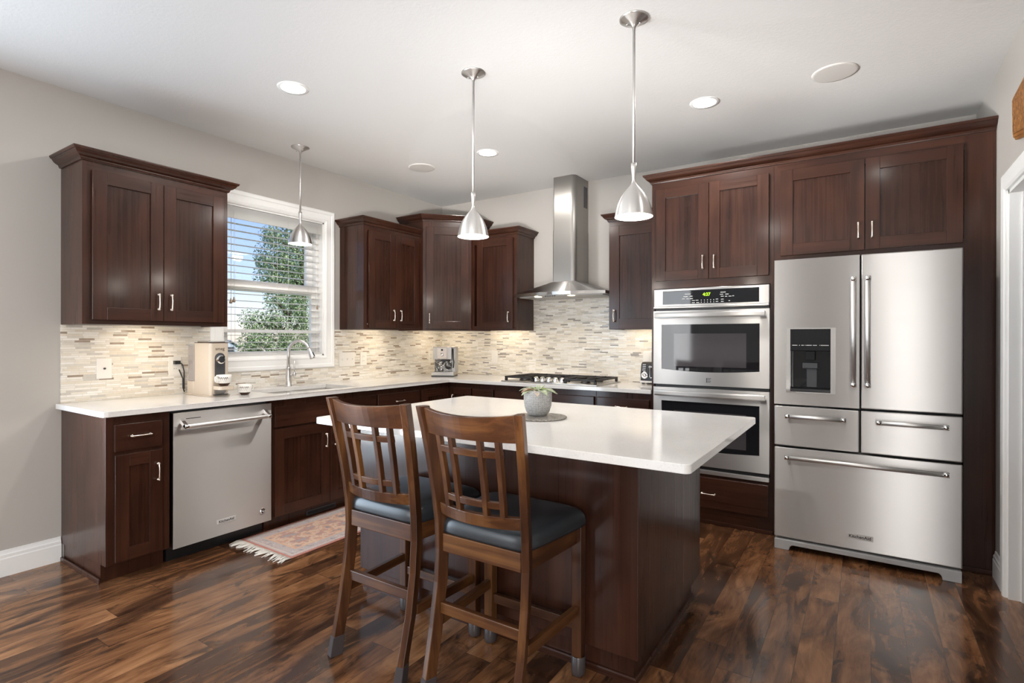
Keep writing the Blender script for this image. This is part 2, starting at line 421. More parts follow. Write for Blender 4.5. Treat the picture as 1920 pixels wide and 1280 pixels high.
m.box(-.14, RX0, YF - .12, YF, 0, CZ, WALL); m.box(RX1, XR + .14, YF - .12, YF, 0, CZ, WALL)
m.box(RX0, RX1, YF - .12, YF, 0, RZ0, WALL); m.box(RX0, RX1, YF - .12, YF, RZ1, CZ, WALL)
struct(m.build('wall_front'), 'greige wall behind the viewer', 'wall')
m = MB(); m.box(6.88, 7.0, YF, .12, 0, CZ, WALL); m.box(XR + .14, 7, 0, .12, 0, CZ, WALL); m.box(XR + .14, 7, YF - .12, YF, 0, CZ, WALL)
struct(m.build('wall_hallway'), 'greige hallway wall beyond the doorway', 'wall')
# rear window frame and patio door frame (behind the viewer, seen in reflections)
def far_window(name, label, cat, axis, p0, p1, a0, a1, z0, z1, mull=()):
    # frame of four bars, mullions and a pane filling an opening in a wall behind the viewer
    B = (lambda m, q0, q1, a, b, c, d, mt: m.box(q0, q1, a, b, c, d, mt)) if axis == 'x' else (lambda m, q0, q1, a, b, c, d, mt: m.box(a, b, q0, q1, c, d, mt))
    root = bpy.data.objects.new(name, None); COL.objects.link(root); mid_ = (a0 + a1) / 2
    root.location = ((p0 + p1) / 2, mid_, z0) if axis == 'x' else (mid_, (p0 + p1) / 2, z0); struct(root, label, cat)
    w = .07; m = MB()
    B(m, p0, p1, a0, a0 + w, z0, z1, TRIMW); B(m, p0, p1, a1 - w, a1, z0, z1, TRIMW); B(m, p0, p1, a0 + w, a1 - w, z0, z0 + w, TRIMW); B(m, p0, p1, a0 + w, a1 - w, z1 - w, z1, TRIMW)
    for c in mull: B(m, p0 + .002, p1 - .002, c - .03, c + .03, z0 + w, z1 - w, TRIMW)
    m.build('frame', root)
    m = MB(); pc = (p0 + p1) / 2; B(m, pc - .003, pc + .003, a0 + w, a1 - w, z0 + w, z1 - w, GLASS); m.build('pane', root)
far_window('window_2', 'white framed rear window', 'window', 'y', YF - .10, YF - .05, RX0, RX1, RZ0, RZ1)
far_window('added_side_window', 'unseen white framed side window added to light the room', 'window', 'x', XR + .05, XR + .10, -6.8, -5.0, .3, 2.3, (-5.9,))  # made-up opening, goes with the added side fill
far_window('door_2', 'white framed glass patio door', 'door', 'x', -.12, -.07, PY0, PY1, .001, PZ1, (-4.78,))
BBP = [(0, 0), (.016, 0), (.016, .095), (.013, .101), (.013, .116), (.008, .122), (.006, .132), (.006, .138), (0, .140)]
m = MB(); m.sweep([(0, -3.378), (0, PY1 + .1)][::-1], [(o, z) for o, z in BBP], TRIMW)
struct(m.build('baseboard_left'), 'white baseboard under the left wall', 'baseboard')
m = MB(); m.sweep([(XR, -.657), (XR, -.852)], BBP, TRIMW); m.sweep([(XR, -1.95), (XR, YF)], BBP, TRIMW)
struct(m.build('baseboard_right'), 'white baseboard beside the doorway', 'baseboard')
# cased doorway
m = MB(); c0 = .094
cas = [(0, 0), (0, .012), (.012, .018), (.05, .014), (.058, .020), (.082, .020), (c0, .014), (c0, 0)]   # (across, out)
def cpt(a, o, h): return (XR - o, a, h)
def casing_leg(m, ye, sgn, z1):
    vs = []
    for (a, o) in cas: vs.append((XR - o, ye + sgn * (c0 - a), 0))
    for (a, o) in cas: vs.append((XR - o, ye + sgn * (c0 - a), z1 + (c0 - a)))
    k = len(cas); m.faces(vs, [tuple(range(k)), tuple(range(k, 2 * k))] + [(i, (i + 1) % k, k + (i + 1) % k, k + i) for i in range(k)], TRIMW)
casing_leg(m, DY1, 1, DZ1); casing_leg(m, DY0, -1, DZ1)
vs = [(XR - o, DY1 + (c0 - a), DZ1 + (c0 - a)) for a, o in cas] + [(XR - o, DY0 - (c0 - a), DZ1 + (c0 - a)) for a, o in cas]; k = len(cas)
m.faces(vs, [tuple(range(k)), tuple(range(k, 2 * k))] + [(i, (i + 1) % k, k + (i + 1) % k, k + i) for i in range(k)], TRIMW)
m.box(XR - .002, XR + .125, DY1 - .018, DY1 + .001, 0, DZ1, TRIMW); m.box(XR - .002, XR + .125, DY0 - .001, DY0 + .018, 0, DZ1, TRIMW)
m.box(XR - .002, XR + .125, DY0, DY1, DZ1 - .018, DZ1 + .001, TRIMW); m.box(XR + .045, XR + .085, DY1 - .030, DY1 - .018, 0, DZ1, TRIMW)
struct(m.build('trim_1'), 'white cased doorway in the right wall', 'door trim')

# window 1
root = bpy.data.objects.new('window_1', None); COL.objects.link(root); root.location = (0, -1.99, WZ0)
struct(root, 'white double-hung window above the sink', 'window')
m = MB(); cw = .105
pf = [(0, 0), (0, .014), (.008, .020), (.030, .020), (.036, .015), (.075, .017), (.085, .021), (.097, .018), (cw, .012), (cw, 0)]   # (from outer edge, out)
def ring(e, o):
    q = WY0 - (cw - e) * .86; return [(o, q, WZ0 - cw + e), (o, WY1 + cw - e, WZ0 - cw + e), (o, WY1 + cw - e, WZ1 + cw - e), (o, q, WZ1 + cw - e)]
vs = []
for e, o in pf: vs += ring(e, o)
k = len(pf); fs = []
for i in range(k):
    j = (i + 1) % k
    for q in range(4): fs.append((i * 4 + q, i * 4 + (q + 1) % 4, j * 4 + (q + 1) % 4, j * 4 + q))
m.faces(vs, fs, TRIMW); m.build('casing', root)
m = MB()
m.box(-.14, .002, WY0, WY0 + .012, WZ0, WZ1, TRIMW); m.box(-.14, .002, WY1 - .012, WY1, WZ0, WZ1, TRIMW)
m.box(-.14, .002, WY0, WY1, WZ0, WZ0 + .012, TRIMW); m.box(-.14, .002, WY0, WY1, WZ1 - .012, WZ1, TRIMW); m.build('jamb', root)
m = MB(); m.box(-.14, -.055, WY0 + .012, WY0 + .034, WZ0 + .012, WZ1 - .012, TRIMW); m.box(-.14, -.055, WY1 - .034, WY1 - .012, WZ0 + .012, WZ1 - .012, TRIMW); m.box(-.14, -.055, WY0 + .034, WY1 - .034, WZ0 + .012, WZ0 + .022, TRIMW)
m.build('stop_moulding', root)
def sash(name, x, z0, z1, yo, b0, b1, s=.05):
    m = MB(); y0, y1 = WY0 + yo, WY1 - yo
    m.box(x, x + .035, y0, y0 + s, z0, z1, TRIMW); m.box(x, x + .035, y1 - s, y1, z0, z1, TRIMW)
    m.box(x, x + .035, y0 + s, y1 - s, z0, z0 + b0, TRIMW); m.box(x, x + .035, y0 + s, y1 - s, z1 - b1, z1, TRIMW)
    f = m.build(name, root, .003)
    m = MB(); m.box(x + .015, x + .019, y0 + s - .004, y1 - s + .004, z0 + b0 - .004, z1 - b1 + .004, GLASS); m.build('pane', f)
sash('upper_sash', -.135, 1.66, WZ1 - .013, .035, .06, .05, .06)
sash('lower_sash', -.098, WZ0 + .011, 1.735, .030, .032, .065, .045)

# blind
bl = thing('window_blind', (-.045, -1.99, WZ1), 'white horizontal-slat blind hanging inside the sink window', 'blind')
by0, by1 = WY0 + .016, WY1 - .016
m = MB(); m.box(-.016, -.004, by0, by1, WZ1 - .105, WZ1 - .014, BLINDW); m.box(-.075, -.016, by0, by1, WZ1 - .06, WZ1 - .014, BLINDW); m.build('valance', bl, .003)
k = 0; z = WZ1 - .135
while z > WZ0 + .05:
    m = MB()
    if abs(z - 1.35) < .027: m.box(-.070, -.020, by0, by1, 1.337, 1.362, BLINDW)
    else:
        m.grid(lambda a, b: (-.066 + .042 * a, by0 + (by1 - by0) * b, z + .0025 * math.sin(PI * a) + .0018), 6, 1, BLINDW)
        m.grid(lambda a, b: (-.066 + .042 * a, by0 + (by1 - by0) * b, z + .0025 * math.sin(PI * a) - .0012), 6, 1, BLINDW)
    m.build('slat', bl, recalc=False); z -= .0525
m = MB(); m.box(-.068, -.022, by0, by1, WZ0 + .0125, WZ0 + .028, BLINDW); m.build('bottom_rail', bl, .003)
for yy in (-2.33, -1.985, -1.70):
    m = MB()
    for xx in (-.072, -.018): m.cyl((xx, yy, WZ0 + .03), (xx, yy, WZ1 - .03), .0011, BLINDW, 6)
    m.build('ladder_cord', bl)
TASS = simple('tan_wood_tassel', (.33, .24, .17), .5)
for (yy, zz) in ((-2.375, 1.555), (-2.352, 1.565)):
    m = MB(); m.cyl((.004, yy, zz + .03), (.004, yy, WZ1 - .05), .0010, BLINDW, 6); m.lathe([(0, .035), (.004, .035), (.006, .02), (.011, .006), (.010, -.004), (0, -.006)], (.004, yy, zz), TASS, 12)
    m.build('pull_cord', bl)
for (yy, zz, c) in ((-1.628, 1.545, TASS), (-1.905, 1.20, BLINDW)):
    m = MB(); m.cyl((.006, yy, zz + .03), (.006, yy, WZ1 - .05), .0012, BLINDW, 6); m.lathe([(0, .03), (.004, .03), (.008, .004), (.007, -.004), (0, -.006)], (.006, yy, zz), c, 12)
    m.build('pull_cord', bl)

# backsplashes
m = MB()
m.box(0, .008, -3.379, WY0 - cw * .86, .9145, 1.372, TILE_L); m.box(0, .008, WY0 - cw * .86, WY1 + cw, .9145, WZ0 - cw, TILE_L); m.box(0, .008, WY1 + cw, -.0005, .9145, 1.372, TILE_L)
struct(tag(m.build('wall_tile_left'), 'cream and taupe linear mosaic backsplash around the sink window', 'backsplash'))
m = MB(); m.box(.009, 2.589, -.008, 0, .9145, 1.372, TILE_B); m.box(1.187, 2.109, -.008, 0, 1.372, 1.69, TILE_B)
struct(tag(m.build('wall_tile_back'), 'grey and cream linear mosaic backsplash behind the cooktop', 'backsplash'))

# ================================================================== UPPER CABINETS
GU = 'wall-hung upper cabinets'
def upper_body(F, u0, u1, d, z0, z1, parent):
    m = MB(); t_ = .018
    m.fbox(F, u0, u0 + t_, .001, d, z0, z1, WV); m.fbox(F, u1 - t_, u1, .001, d, z0, z1, WV)
    m.fbox(F, u0 + t_, u1 - t_, .001, d - .02, z0 + .025, z0 + .04, WV)
    m.fbox(F, u0 + t_, u1 - t_, .001, d - .001, z1 - .02, z1, WV); m.fbox(F, u0 + t_, u1 - t_, .001, .01, z0 + .04, z1 - .02, WV)
    m.fbox(F, u0 + t_, u1 - t_, d - .019, d - .0005, z0, z0 + .045, hgrain(F)); m.fbox(F, u0 + t_, u1 - t_, d - .019, d - .0005, z1 - .06, z1 - .02, hgrain(F))
    m.fbox(F, u0 + t_, u0 + .04, d - .019, d - .0005, z0 + .045, z1 - .06, WV); m.fbox(F, u1 - .04, u1 - t_, d - .019, d - .0005, z0 + .045, z1 - .06, WV)
    return m.build('cabinet_body', parent)
UZ0, UZ1 = 1.372, 2.277
def undercab(loc, sx, sy, e, tgt):
    o = light('under_cabinet_light', 'AREA', loc, tgt, e * .82, (1, .83, .60), (sx, sy)); return o

c = thing('upper_cabinet', (.155, -2.972, UZ0), 'dark cherry two-door wall cabinet left of the window', 'cabinet', GU)
upper_body(FL, -3.377, -2.570, .31, UZ0, UZ1, c)
shaker(FL, -3.336, -2.974, 1.397, 2.230, .31, c, (-3.006, 1.513)); shaker(FL, -2.971, -2.604, 1.397, 2.230, .31, c, (-2.935, 1.513))
crown([(0.002, -3.377), (.31, -3.377), (.31, -2.570), (.002, -2.570)], UZ1, c)

c = thing('upper_cabinet', (.155, -1.0, UZ0), 'dark cherry two-door wall cabinet right of the window', 'cabinet', GU)
upper_body(FL, -1.388, -.646, .31, UZ0, UZ1, c)
shaker(FL, -1.343, -1.023, 1.388, 2.235, .31, c, (-1.063, 1.503)); shaker(FL, -1.020, -.712, 1.388, 2.235, .31, c, (-.976, 1.503))
crown([(0.002, -1.388), (.31, -1.388), (.31, -.700)], UZ1, c)

# corner cabinet
q = .645; D3 = .31; cz1 = 2.440
c = thing('upper_cabinet', (.28, -.28, UZ0), 'taller dark cherry wall cabinet set diagonally in the room corner', 'cabinet', GU)
poly = [(.001, -.001), (.001, -q), (D3, -q), (q, -D3), (q, -.001)]
m = MB(); m.prism(poly, UZ0 + .025, cz1, WV)
FD = Frame((D3, -q, 0), (1 / math.sqrt(2), 1 / math.sqrt(2), 0), (1 / math.sqrt(2), -1 / math.sqrt(2), 0)); wd = (q - D3) * math.sqrt(2)
m.fbox(FD, 0, wd, -.018, 0, UZ0, UZ0 + .025, WV)
m.build('cabinet_body', c)
shaker(FD, .030, wd - .030, 1.388, 2.385, 0, c, (.062, 1.490), .075)
crown([(.002, -q), (D3, -q), (q, -D3), (q, -.002)], cz1, c)

c = thing('upper_cabinet', (.92, -.155, UZ0), 'dark cherry single-door wall cabinet left of the steel hood', 'cabinet', GU)
upper_body(FB, .646, 1.186, .31, UZ0, UZ1, c)
shaker(FB, .728, 1.150, 1.388, 2.250, .31, c, (1.110, 1.500))
crown([(.700, -.31), (1.186, -.31), (1.186, -.002)], UZ1, c)
c = thing('upper_cabinet', (2.35, -.155, UZ0), 'dark cherry single-door wall cabinet between hood and oven tower', 'cabinet', GU)
upper_body(FB, 2.110, 2.590, .31, UZ0, UZ1, c)
shaker(FB, 2.122, 2.580, 1.376, 2.235, .31, c, (2.168, 1.485), .085)
crown([(2.110, -.002), (2.110, -.31), (2.588, -.31)], UZ1, c)
undercab((.17, -2.97, 1.392), .70, .03, 2.5, (.03, -2.97, 1.0)).rotation_euler.rotate_axis('Z', PI / 2)
undercab((.17, -1.02, 1.392), .60, .03, 3.0, (.03, -1.02, 1.0)).rotation_euler.rotate_axis('Z', PI / 2)
undercab((.30, -.32, 1.392), .20, .03, 1.7, (.10, -.12, 1.0))
undercab((.92, -.17, 1.392), .45, .03, 1.2, (.92, -.03, 1.0))
undercab((2.35, -.17, 1.392), .35, .03, 1.0, (2.35, -.03, 1.0))

# ================================================================== BASE CABINETS
GB = 'base cabinets under the counter'
BZ = .884
def base_body(F, u0, u1, parent, kick=True, d=.61):
    m = MB(); m.fbox(F, u0, u1, .002, d, .10, BZ - .001, WV)
    m.build('cabinet_body', parent, .0015)
    if kick:
        m = MB(); m.fbox(F, u0, u1, .03, d - .075, 0, .10, WV); m.build('toe_kick', parent)
c = thing('base_cabinet', (.305, -3.22, 0), 'narrow end base cabinet with one drawer and one door', 'cabinet', GB)
base_body(FL, -3.375, -3.066, c, False)
m = MB(); m.prism([(.03, 0), (.535, 0), (.535, .10), (.03, .10)], -3.370, -3.066, WV, lambda p, h: (p[0], h, p[1])); m.build('toe_kick', c)
m = MB(); m.box(.02, .55, -3.386, -3.3755, 0, .026, WV); m.build('shoe_moulding', c, .003)
slab(FL, -3.341, -3.110, .693, .839, .61, c, (-3.222, .771))
shaker(FL, -3.338, -3.110, .112, .676, .61, c, (-3.138, .556), .066)
c = thing('base_cabinet', (.305, -1.98, 0), 'wide sink base cabinet with long false front and two doors', 'cabinet', GB)
m = MB(); F = FL
for u in (-2.443, -1.548): m.fbox(F, u, u + .018, .002, .61, .10, BZ - .001, WV)
m.fbox(F, -2.425, -1.548, .002, .02, .10, BZ - .001, WV); m.fbox(F, -2.425, -1.548, .02, .61, .10, .118, WV); m.fbox(F, -2.425, -1.548, .590, .61, .118, BZ - .001, WV)
m.build('cabinet_body', c)
m = MB(); m.fbox(F, -2.443, -1.530, .03, .535, 0, .10, WV); m.build('toe_kick', c)
slab(FL, -2.424, -1.539, .697, .838, .61, c, None, 'false_front')
shaker(FL, -2.424, -1.983, .100, .683, .61, c, (-2.026, .556)); shaker(FL, -1.979, -1.539, .100, .683, .61, c, (-1.945, .556))
m = MB(); m.box(.535, .540, -2.118, -1.86, .010, .046, DKGREY); m.box(.540, .543, -2.105, -1.873, .018, .036, BLACK); m.build('toe_kick_vent', c)
c = thing('base_cabinet', (.305, -1.27, 0), 'drawer base cabinet between sink base and corner', 'cabinet', GB)
base_body(FL, -1.529, -1.015, c)
slab(FL, -1.515, -1.031, .697, .838, .61, c, (-1.280, .768)); shaker(FL, -1.515, -1.031, .100, .683, .61, c, (-1.07, .59))
c = thing('base_cabinet', (.40, -.40, 0), 'corner base cabinet with folding doors beneath the espresso machine', 'cabinet', GB)
m = MB(); m.prism([(.002, -.002), (.002, -1.014), (.61, -1.014), (.61, -.61), (.902, -.61), (.902, -.002)], .10, BZ - .001, WV); m.build('cabinet_body', c)
m = MB(); m.prism([(.03, -.03), (.03, -1.014), (.535, -1.014), (.535, -.535), (.902, -.535), (.902, -.03)], 0, .10, WV); m.build('toe_kick', c)
shaker(FL, -1.003, -.634, .100, .838, .61, c); shaker(FB, .634, .888, .100, .838, .61, c, (.686, .722), .06)
c = thing('base_cabinet', (1.02, -.305, 0), 'narrow drawer cabinet left of the cooktop base', 'cabinet', GB)
base_body(FB, .903, 1.146, c)
slab(FB, .906, 1.138, .697, .835, .61, c, None); shaker(FB, .906, 1.138, .100, .683, .61, c, (.94, .6), .06)
c = thing('base_cabinet', (1.64, -.305, 0), 'wide base cabinet directly under the gas cooktop', 'cabinet', GB)
base_body(FB, 1.147, 2.130, c)
slab(FB, 1.156, 2.118, .697, .835, .61, c, None, 'false_front'); shaker(FB, 1.156, 1.635, .100, .683, .61, c, (1.60, .59)); shaker(FB, 1.639, 2.118, .100, .683, .61, c, (1.675, .59))
c = thing('base_cabinet', (2.35, -.305, 0), 'drawer cabinet between cooktop and oven tower', 'cabinet', GB)
base_body(FB, 2.131, 2.5895, c)
slab(FB, 2.142, 2.566, .697, .835, .61, c, (2.352, .770)); shaker(FB, 2.142, 2.566, .100, .683, .61, c, (2.53, .59))

# countertop with undermount sink opening
SX0, SX1, SY0, SY1 = .165, .545, -2.36, -1.66
m = MB(); TZ0, TZ1 = BZ, .914
m.box(0.0085, SX0, SY0, SY1, TZ0, TZ1, QUARTZ); m.box(SX1, .657, SY0, SY1, TZ0, TZ1, QUARTZ)
m.prism([(.0085, SY0), (.0085, -3.404), (.632, -3.404), (.650, -3.397), (.657, -3.379), (.657, SY0)], TZ0, TZ1, QUARTZ)
m.prism([(.0085, SY1), (.657, SY1), (.657, -.657), (2.589, -.657), (2.589, -.0085), (.0085, -.0085)], TZ0, TZ1, QUARTZ)
bmesh.ops.remove_doubles(m.bm, verts=m.bm.verts, dist=.0002)
tag(m.build('countertop', None, .0025), 'L-shaped white quartz countertop along the window and range walls', 'countertop')
SINKM = simple('sink_composite', (.66, .64, .61), .2)
m = MB(); a, b2, dz = .014, .20, .883
x0, x1, y0, y1 = SX0 - .008, SX1 + .008, SY0 - .008, SY1 + .008
def bowl(m, y0, y1):
    m.box(x0 - a, x1 + a, y0 - a, y0, dz - b2, dz, SINKM); m.box(x0 - a, x1 + a, y1, y1 + a, dz - b2, dz, SINKM)
    m.box(x0 - a, x0, y0, y1, dz - b2, dz, SINKM); m.box(x1, x1 + a, y0, y1, dz - b2, dz, SINKM)
    m.box(x0 - a, x1 + a, y0 - a, y1 + a, dz - b2 - .01, dz - b2, SINKM); m.lathe([(0, .003), (.035, .003), (.045, 0)], ((x0 + x1) / 2, (y0 + y1) / 2, dz - b2), CHROME, 20)
bowl(m, y0, -2.02); bowl(m, -1.99, y1)
tag(m.build('sink'), 'pale undermount double sink below the window', 'sink')

# faucet
f = thing('faucet', (.085, -1.955, .914), 'brushed nickel gooseneck pull-down faucet behind the sink', 'faucet')
fx, fy_ = .085, -1.955
m = MB(); m.lathe([(0, 0), (.030, 0), (.030, .006), (.026, .010), (.0235, .06), (.019, .11), (.0165, .135), (.019, .140), (.019, .148), (.0150, .152), (0, .152)], (fx, fy_, .914), NICKEL, 28); m.build('base', f)
sd = Vector((.86, .51, 0)).normalized(); pts = [Vector((fx, fy_, 1.06)), Vector((fx, fy_, 1.16))]
for k in range(0, 15):
    a = PI - PI * k / 14 * .90; pts.append(Vector((fx, fy_, 1.182)) + sd * (.085 + .085 * math.cos(a)) + Vector((0, 0, .092 * math.sin(a))))
m = MB(); m.tube(pts, .0125, NICKEL, 16); m.build('spout', f)
e0 = pts[-1]; dr = (pts[-1] - pts[-2]).normalized()
m = MB(); R = dr.to_track_quat('Z', 'Y').to_matrix()
m.lathe([(0, -.004), (.0135, -.004), (.0145, .004), (.0145, .022), (.0165, .026), (.020, .065), (.021, .078), (.0185, .082), (0, .082)], e0, NICKEL, 24, R)
m.cyl(e0 + dr * .03 + sd * .014, e0 + dr * .062 + sd * .019, .008, BLACK, 10); m.build('spray_head', f)
m = MB(); hd = Vector((.55, .83, 0)).normalized(); p0 = Vector((fx, fy_, 1.005))
m.cyl(p0, p0 + hd * .040, .011, NICKEL, 16); m.lathe([(0, -.024), (.006, -.02), (.013, -.004), (.0165, .006), (.013, .016), (.006, .026), (0, .028)], p0 + hd * .045, CHROME, 18)
m.tube([p0 + hd * .045 + Vector((0, 0, .02)), p0 + hd * .043 + Vector((0, 0, .05)), p0 + hd * .040 + Vector((0, 0, .085)), p0 + hd * .046 + Vector((0, 0, .112))], [.006, .0055, .0065, .0075], NICKEL, 12); m.build('lever_handle', f)

# ================================================================== DISHWASHER
def text(s, F, u, z, n, size, mat, parent, name='lettering', ext=.0006, align='CENTER', rot=0, bold=0):
    cu = bpy.data.curves.new('t', 'FONT'); cu.body = s; cu.size = size; cu.extrude = ext; cu.align_x = align; cu.align_y = 'CENTER'; cu.offset = bold
    ob = bpy.data.objects.new('t', cu); COL.objects.link(ob); bpy.context.view_layer.update()
    me = bpy.data.meshes.new_from_object(ob.evaluated_get(bpy.context.evaluated_depsgraph_get()))
    bpy.data.objects.remove(ob); me.name = name
    off = Vector((0, 0, 0)); q = parent
    while q is not None: off += q.location; q = q.parent
    for v in me.vertices:
        v.co = Vector(F(u + v.co.x, n + v.co.z, z + v.co.y)) - off
    me.materials.clear(); me.materials.append(mat)
    o = bpy.data.objects.new(name, me); COL.objects.link(o); o.parent = parent; return o
def bar_handle(F, a, b, n, n2, parent, r=.0125, vert=False, name='handle'):
    m = MB(); P = (lambda q: F(a[0], n2, q)) if vert else (lambda q: F(q, n2, a[1]))
    lo, hi = (a[1], b[1]) if vert else (a[0], b[0])
    m.cyl(P(lo + .02), P(hi - .02), r, SHANDLE, 20)
    for (p, s) in ((lo, 1), (hi, -1)):
        m.cyl(P(p), P(p + s * .024), r * 1.12, CHROME, 20)
        c_ = p + s * .012
        m.cyl((F(a[0], n, c_) if vert else F(c_, n, a[1])), P(c_), r * .62, CHROME, 14)
    return m.build(name, parent)
d = thing('dishwasher', (.33, -2.755, 0), 'stainless dishwasher with bar handle under the window counter', 'dishwasher')
m = MB(); m.box(.03, .575, -3.050, -2.459, .10, .872, DKGREY); m.build('tub', d)
m = MB(); m.box(.10, .535, -3.050, -2.459, .0, .10, BLACK); m.build('toe_panel', d)
m = MB(); m.box(.578, .632, -3.057, -2.452, .092, .866, DWSTEEL); dr_ = m.build('door', d, .002)
m = MB(); m.cyl((.684, -3.010, .790), (.684, -2.502, .790), .0125, SHANDLE, 20)
for yy, s in ((-3.022, 1), (-2.490, -1)):
    m.cyl((.684, yy, .790), (.684, yy + s * .022, .790), .0145, CHROME, 20)
    m.hexa([(.632, yy, .806), (.632, yy, .832), (.632, yy + s * .02, .806), (.632, yy + s * .02, .832), (.690, yy, .780), (.690, yy, .801), (.690, yy + s * .02, .780), (.690, yy + s * .02, .801)], CHROME)
m.build('handle', dr_, .001)
m = MB(); m.box(.632, .634, -2.811, -2.694, .164, .190, BADGE); m.build('badge', dr_, .0006)
text('KitchenAid', FL, -2.752, .1765, .634, .021, INK, dr_, bold=.0004)
m = MB(); R90 = Matrix.Rotation(PI / 2, 3, 'Y'); m.lathe([(0, 0), (.019, 0), (.019, .002), (0, .002)], (.632, -2.514, .167), CHROME, 28, R90); m.lathe([(0, 0), (.0105, 0), (.0105, .0028), (0, .0028)], (.632, -2.514, .165), INK, 20, R90); m.lathe([(0, 0), (.005, 0), (.005, .0034), (0, .0034)], (.632, -2.511, .166), CHROME, 16, R90)
m.prism([(math.cos(a) * r, math.sin(a) * r) for r, rg in ((.0185, range(4, 15)), (.0125, range(14, 3, -1))) for a in [PI * k / 18 for k in rg]], .632, .6346, BROWNB, lambda p, h: (h, -2.514 + p[0], .167 + p[1])); m.build('round_emblem', dr_)
m = MB(); m.box(.632, .6325, -2.988, -2.905, .826, .830, INK); m.build('vent_line', dr_)

# ================================================================== TALL OVEN CABINET, FRIDGE SURROUND
TY = .64
c = thing('oven_tower_cabinet', (2.99, -.32, 0), 'tall dark cherry cabinet housing the double wall oven', 'cabinet')
m = MB(); F = FB
m.fbox(F, 2.591, 2.611, .002, TY, 0, 2.44, WV); m.fbox(F, 3.392, 3.412, .002, TY, 0, 2.44, WV)
m.fbox(F, 2.611, 3.392, .002, .02, 0, 2.44, WV)
m.fbox(F, 2.611, 3.392, .02, TY, 1.662, 1.70, WX); m.fbox(F, 2.611, 3.392, .02, TY - .02, 1.70, 2.44, WV)
m.fbox(F, 2.611, 3.392, .02, TY, .330, .343, WX); m.fbox(F, 2.611, 3.392, .02, TY - .02, .03, .330, WV)
m.fbox(F, 2.611, 3.392, TY - .02, TY, 1.70, 1.735, WX); m.fbox(F, 2.611, 3.392, TY - .02, TY, 2.37, 2.44, WX)
m.fbox(F, 2.611, 2.64, TY - .02, TY, 1.735, 2.37, WV); m.fbox(F, 3.36, 3.392, TY - .02, TY, 1.735, 2.37, WV)
m.fbox(F, 2.611, 3.392, TY - .02, TY, 0, .13, WX); m.fbox(F, 2.611, 3.392, TY - .02, TY, .31, .330, WX); m.fbox(F, 2.611, 2.645, TY - .02, TY, .13, .31, WV); m.fbox(F, 3.37, 3.392, TY - .02, TY, .13, .31, WV)
m.build('cabinet_body', c)
shaker(F, 2.626, 3.000, 1.717, 2.390, TY, c, (2.965, 1.833)); shaker(F, 3.004, 3.384, 1.717, 2.390, TY, c, (3.041, 1.830))
slab(F, 2.630, 3.386, .112, .326, TY, c, (3.006, .216))
m = MB(); m.fbox(F, 2.591, 3.412, TY, TY + .013, 0, .026, WX); m.build('shoe_moulding', c, .003)
c = thing('refrigerator_surround_cabinet', (3.96, -.32, 0), 'dark cherry cabinet above the refrigerator with full-height end panel', 'cabinet')
m = MB()
m.fbox(F, 3.413, 3.432, .002, TY, 0, 2.44, WV); m.fbox(F, 3.432, 4.380, .002, TY - .02, 1.815, 2.44, WV); m.fbox(F, 4.380, 4.515, .002, TY, 0, 2.44, WV)
m.fbox(F, 3.432, 4.380, TY - .02, TY, 1.805, 1.86, WX); m.fbox(F, 3.432, 4.380, TY - .02, TY, 2.36, 2.44, WX); m.fbox(F, 3.432, 3.47, TY - .02, TY, 1.86, 2.36, WV)
m.build('cabinet_body', c)
shaker(F, 3.453, 3.912, 1.836, 2.390, TY, c, (3.881, 1.954), .073); shaker(F, 3.917, 4.375, 1.836, 2.390, TY, c, (3.951, 1.953), .073)
m = MB(); m.fbox(F, 4.372, 4.514, TY, TY + .013, 0, .026, WX); m.build('shoe_moulding', c, .003)
m = MB(); m.sweep([(2.591, -.002), (2.591, -TY), (4.515, -TY)], [(o, 2.4405 + h) for o, h in CROWN], WX)
tag(m.build('crown_moulding'), 'long dark crown moulding along the oven tower and refrigerator cabinets', 'moulding')

# double oven
o = thing('double_oven', (3.0, -.34, .343), 'stainless double wall oven with black glass set in the tall cabinet', 'oven')
m = MB(); m.fbox(F, 2.618, 3.386, .05, TY - .002, .347, 1.655, DKGREY); m.build('oven_body', o)
O0, O1, ON = 2.613, 3.391, TY
m = MB(); m.fbox(F, O0, O1, ON, ON + .026, 1.527, 1.657, STEEL); m.fbox(F, O0, O1, ON, ON + .036, 1.513, 1.531, STEEL); cp = m.build('control_panel', o, .006, 3)
m = MB(); m.fbox(F, 2.680, 3.328, ON + .026, ON + .028, 1.543, 1.640, BLKGLASS); cg = m.build('control_glass', cp, .002)
text('4:27', F, 2.990, 1.606, ON + .0285, .030, GREEN, cg, 'clock_digits', bold=.001)
tm = MB(); n_ = ON + .0285
for (u, z, w) in [(2.86, 1.613, .04), (2.845, 1.596, .03), (2.885, 1.597, .02), (2.83, 1.580, .02), (2.86, 1.580, .018), (2.885, 1.580, .022), (2.90, 1.566, .02), (2.925, 1.567, .02), (2.90, 1.551, .02), (2.93, 1.551, .02),
                  (3.10, 1.616, .035), (3.09, 1.602, .022), (3.125, 1.602, .022), (3.095, 1.588, .02), (3.12, 1.587, .014), (3.145, 1.587, .018), (3.165, 1.588, .012), (3.06, 1.570, .016), (3.095, 1.568, .018), (3.06, 1.554, .016), (3.095, 1.553, .018), (3.14, 1.556, .010)]:
    tm.fbox(F, u - w / 2, u + w / 2, n_, n_ + .0004, z - .0022, z + .0022, PALE)
for k in range(5):
    for z in (1.567, 1.552): tm.fbox(F, 2.952 + k * .021, 2.957 + k * .021, n_, n_ + .0004, z - .003, z + .003, PALE)
tm.build('button_print', cg)
